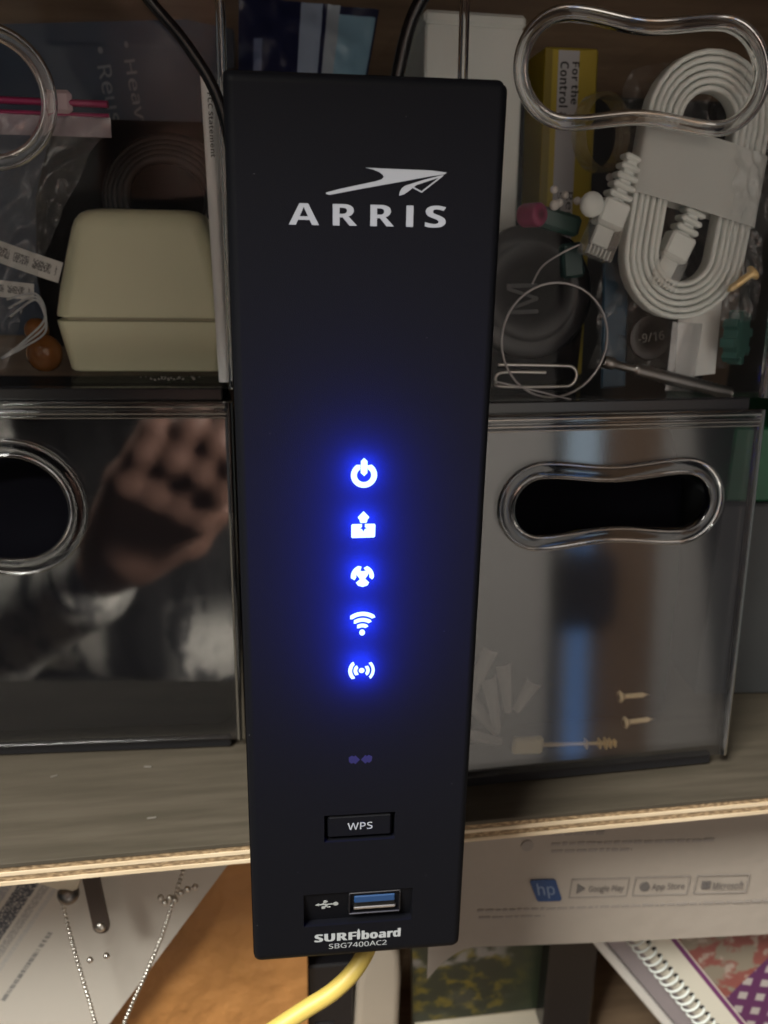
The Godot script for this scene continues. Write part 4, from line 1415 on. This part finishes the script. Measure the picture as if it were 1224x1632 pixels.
# ---------------------------------------------------------------- the one who holds the camera, mirrored in the bin
# bones: [from, to, radius from, radius to]; a smooth union of tapered capsules, meshed as surface nets
func body_mesh(st: SurfaceTool, bones: Array, cell: float, k: float) -> void:
	var lo := Vector3.ONE * 1e9
	var hi := -lo
	for q in bones:
		for e in 2:
			lo = lo.min(q[e] - Vector3.ONE * (q[2 + e] + cell * 2))
			hi = hi.max(q[e] + Vector3.ONE * (q[2 + e] + cell * 2))
	var n := Vector3i(((hi - lo) / cell).ceil()) + Vector3i.ONE
	var f := PackedFloat32Array()
	f.resize(n.x * n.y * n.z)
	f.fill(1.0)
	for q in bones:
		var a: Vector3 = q[0]
		var ab: Vector3 = q[1] - a
		var ll := maxf(ab.length_squared(), 1e-9)
		var m: float = maxf(q[2], q[3]) + k + cell * 2
		var l2 := Vector3i(((a.min(q[1]) - Vector3.ONE * m - lo) / cell).floor()).max(Vector3i.ZERO)
		var h2 := Vector3i(((a.max(q[1]) + Vector3.ONE * m - lo) / cell).ceil()).min(n - Vector3i.ONE)
		for z in range(l2.z, h2.z + 1):
			for y in range(l2.y, h2.y + 1):
				for x in range(l2.x, h2.x + 1):
					var p := lo + Vector3(x, y, z) * cell
					var t := clampf((p - a).dot(ab) / ll, 0, 1)
					var d := p.distance_to(a + ab * t) - lerpf(q[2], q[3], t)
					var i := x + n.x * (y + n.y * z)
					var c := f[i]
					var h := maxf(k - absf(c - d), 0.0) / k
					f[i] = minf(c, d) - h * h * k * .25
	var where := {}
	var vs := PackedVector3Array()
	for z in n.z - 1:
		for y in n.y - 1:
			for x in n.x - 1:
				var i := x + n.x * (y + n.y * z)
				var c := 0
				var sum := Vector3.ZERO
				var cn := 0
				var v8 := []
				for o in 8:
					var g := f[i + (o & 1) + n.x * (((o >> 1) & 1) + n.y * ((o >> 2) & 1))]
					v8.append(g)
					if g < 0: c += 1
				if c == 0 or c == 8: continue
				for o in 8:
					for bit in [1, 2, 4]:
						if o & bit == 0 and (v8[o] < 0) != (v8[o | bit] < 0):
							var t: float = v8[o] / (v8[o] - v8[o | bit])
							var p := Vector3(o & 1, (o >> 1) & 1, (o >> 2) & 1)
							var w := Vector3(1 if bit == 1 else 0, 1 if bit == 2 else 0, 1 if bit == 4 else 0)
							sum += p + w * t
							cn += 1
				where[i] = vs.size()
				vs.append(lo + (Vector3(x, y, z) + sum / cn) * cell)
	var nrm := PackedVector3Array()
	nrm.resize(vs.size())
	var tris := PackedInt32Array()
	var step := [1, n.x, n.x * n.y]
	for i in where:
		for ax in 3:
			var j: int = i + step[ax]
			var s0 := f[i] < 0
			if s0 == (f[j] < 0): continue
			var u: int = step[(ax + 1) % 3]
			var v: int = step[(ax + 2) % 3]
			if not (where.has(i - u) and where.has(i - v) and where.has(i - u - v)): continue
			var q := [where[i], where[i - u], where[i - u - v], where[i - v]]
			if s0: q.reverse()
			for e in [0, 1, 2, 0, 2, 3]: tris.append(q[e])
	for t in range(0, tris.size(), 3):
		var g := (vs[tris[t + 2]] - vs[tris[t]]).cross(vs[tris[t + 1]] - vs[tris[t]])
		for e in 3: nrm[tris[t + e]] += g
	for t in tris:
		st.set_normal(nrm[t].normalized())
		st.set_uv(Vector2.ZERO)
		st.add_vertex(vs[t])

func dyed(st: SurfaceTool, f: Callable) -> ArrayMesh:
	var arr := st.commit_to_arrays()
	var col := PackedColorArray()
	for p in arr[Mesh.ARRAY_VERTEX]: col.append(f.call(p))
	arr[Mesh.ARRAY_COLOR] = col
	var m := ArrayMesh.new()
	m.add_surface_from_arrays(Mesh.PRIMITIVE_TRIANGLES, arr)
	return m

func photographer() -> void:
	var skin := mat(lin(.21, .115, .085), .55)
	var b := thing("person", "person in a grey and black patterned sweater, one hand raised, behind the camera", "person", Transform3D.IDENTITY)
	var hd := Vector3(-.16, .27, .49)
	var ls := Vector3(-.335, .03, .54)
	var le := Vector3(-.35, -.33, .455)
	var lw := Vector3(-.182, -.197, .305)
	var rs := Vector3(.015, .03, .54)
	var re := Vector3(.10, -.22, .50)
	var rw := Vector3(.09, -.03, .37)
	var st := S()
	body_mesh(st, [[hd + Vector3(0, .045, .01), hd + Vector3(0, -.045, -.015), .082, .062], [hd + Vector3(0, -.02, -.03), hd + Vector3(0, -.075, -.05), .05, .03], [hd + Vector3(0, -.06, .03), Vector3(-.16, .05, .545), .05, .06], [Vector3(-.16, .02, .545), Vector3(-.16, -.38, .545), .10, .12], [ls, rs, .05, .05], [ls, le, .045, .036], [le, lw, .036, .026], [rs, re, .045, .036], [re, rw, .036, .026], [Vector3(-.24, -.42, .545), Vector3(-.25, -.82, .54), .075, .05], [Vector3(-.25, -.82, .54), Vector3(-.25, -1.2, .56), .05, .035], [Vector3(-.08, -.42, .545), Vector3(-.07, -.82, .54), .075, .05], [Vector3(-.07, -.82, .54), Vector3(-.07, -1.2, .56), .05, .035], [Vector3(-.25, -1.24, .57), Vector3(-.25, -1.245, .45), .03, .026], [Vector3(-.07, -1.24, .57), Vector3(-.06, -1.25, .44), .03, .026]], .013, .03)
	# face: brow, nose, mouth, ears
	body_mesh(st, [[hd + Vector3(0, .02, -.082), hd + Vector3(0, -.022, -.102), .008, .013], [hd + Vector3(-.025, -.055, -.068), hd + Vector3(.025, -.055, -.068), .010, .010], [hd + Vector3(-.082, .01, .01), hd + Vector3(-.08, -.03, .01), .012, .009], [hd + Vector3(.082, .01, .01), hd + Vector3(.08, -.03, .01), .012, .009]], .005, .006)
	# raised left hand
	var kn := Vector3(-.125, -.12, .248)
	var f := (kn - lw).normalized()
	var side := f.cross(Vector3(.3, .2, -1)).normalized()
	var back := side.cross(f).normalized()
	var hb := [[lw, lw + f * .03, .026, .027]]
	for i in 4:
		var o := side * (i - 1.5) * .021
		hb.append([lw + f * .025 + o * .6, kn + o, .017, .0135])
		var l: float = [.078, .086, .082, .064][i]
		var bend := [.15, .22, .28, .34]
		var k1: Vector3 = kn + o
		var d1: Vector3 = (f - back * bend[i]).normalized()
		var k2 := k1 + d1 * l * .45
		var d2: Vector3 = (d1 - back * bend[i] * 1.4).normalized()
		var k3 := k2 + d2 * l * .32
		var k4: Vector3 = k3 + (d2 - back * bend[i]).normalized() * l * .25
		hb.append([k1, k2, .0115, .0095])
		hb.append([k2, k3, .0095, .0085])
		hb.append([k3, k4, .0085, .0065])
	hb.append([lw + f * .02 - side * .015, lw + f * .062 - side * .045 - back * .012, .019, .013])
	hb.append([lw + f * .062 - side * .045 - back * .012, lw + f * .105 - side * .052 - back * .022, .012, .009])
	body_mesh(st, hb, .0042, .012)
	# right hand, half closed beside the camera
	var fr := Vector3(-.25, .65, -.55).normalized()
	var sr := fr.cross(Vector3(1, .2, .2)).normalized()
	var br := sr.cross(fr).normalized()
	hb = [[rw, rw + fr * .03, .026, .027]]
	for i in 4:
		var o := sr * (i - 1.5) * .021
		var k1 := rw + fr * .088 + o
		hb.append([rw + fr * .025 + o * .6, k1, .017, .0135])
		var d1 := (fr * .6 - br * .8).normalized()
		var k2 := k1 + d1 * .036
		var k3 := k2 + (-br).normalized() * .026
		hb.append([k1, k2, .0115, .0095])
		hb.append([k2, k3, .0095, .008])
		hb.append([k3, k3 + (-fr * .5 - br * .6).normalized() * .02, .008, .0065])
	hb.append([rw + fr * .02 - sr * .015, rw + fr * .07 - sr * .045 - br * .02, .019, .012])
	body_mesh(st, hb, .005, .008)
	obj("body", st, skin, b)
	for s in [-1.0, 1.0]:
		st = S()
		ball(st, hd + Vector3(s * .032, .012, -.068), .0125, 14)
		obj("eye", st, mat(lin(.5, .48, .45), .2), b)
	st = S()
	body_mesh(st, [[hd + Vector3(0, .065, .02), hd + Vector3(0, .01, .045), .088, .085], [hd + Vector3(-.04, .085, -.03), hd + Vector3(.04, .085, -.03), .05, .05]], .012, .03)
	obj("hair", st, mat(lin(.02, .013, .01), .6), b)
	# sweater
	var im := Image.create_empty(256, 256, false, Image.FORMAT_RGB8)
	var n := FastNoiseLite.new()
	n.seed = 17
	n.frequency = .02
	n.fractal_octaves = 4
	for y in 256:
		for x in 256:
			var p := n.get_noise_2d(x * 1.6, y * .6) + .45 * n.get_noise_2d(x * 5 + 900, y * 2.5)
			p += .34 * sin(x * TAU / 64.0 + 2.0 * n.get_noise_2d(5, y * .8))
			var knit := .82 + .18 * sin(x * TAU / 6.0) * sin(y * TAU / 5.0)
			im.set_pixel(x, y, lin(.03, .03, .035).lerp(lin(.80 * knit, .77 * knit, .70 * knit), smoothstep(-.42, -.05, p)))
	var sw := mat(Color.WHITE, .9)
	sw.albedo_texture = ImageTexture.create_from_image(im)
	sw.uv1_triplanar = true
	sw.uv1_scale = Vector3.ONE * 4.2
	st = S()
	body_mesh(st, [[Vector3(-.16, .0, .545), Vector3(-.16, -.34, .545), .125, .135], [Vector3(-.23, -.02, .545), Vector3(-.24, -.335, .54), .11, .11], [Vector3(-.09, -.02, .545), Vector3(-.08, -.335, .54), .11, .11], [ls, rs, .07, .07], [rs, re, .066, .058], [re, rw.lerp(re, .18), .058, .044]], .013, .03)
	var shaded_torso: StandardMaterial3D = sw.duplicate()  # shade on chest and behind the arm is put into the vertex colours
	shaded_torso.vertex_color_use_as_albedo = true
	obj("sweater", dyed(st, func(p: Vector3) -> Color:
		var dark := smoothstep(-.33, -.27, p.y)
		dark = maxf(dark, smoothstep(.045, .03, absf(p.x + .185)) * smoothstep(-.42, -.36, p.y))
		return Color(.98, .98, .98).lerp(Color(.03, .03, .035), dark)), shaded_torso, b)
	st = S()
	body_mesh(st, [[ls, le, .066, .060], [le, lw.lerp(le, .18), .060, .046]], .012, .03)
	obj("sleeve", st, sw, b)
	st = S()
	for q in [[le, lw, .042], [re, rw, .041]]:
		tube(st, [q[1].lerp(q[0], .24), q[1].lerp(q[0], .10)], q[2], q[2] * .95, 18)
	obj("cuff", st, mat(lin(.02, .02, .022), .9), b)
	st = S()
	body_mesh(st, [[Vector3(-.24, -.40, .545), Vector3(-.25, -.82, .54), .105, .075], [Vector3(-.25, -.82, .54), Vector3(-.25, -1.2, .56), .075, .06], [Vector3(-.08, -.40, .545), Vector3(-.07, -.82, .54), .105, .075], [Vector3(-.07, -.82, .54), Vector3(-.07, -1.2, .56), .075, .06], [Vector3(-.20, -.40, .545), Vector3(-.12, -.40, .545), .125, .125]], .016, .03)
	obj("trousers", st, mat(lin(.012, .012, .016), .85), b)
	for s in [-.25, -.07]:
		st = S()
		body_mesh(st, [[Vector3(s, -1.235, .575), Vector3(s, -1.245, .44), .042, .036]], .012, .02)
		obj("shoe", st, mat(lin(.03, .03, .03), .5), b)
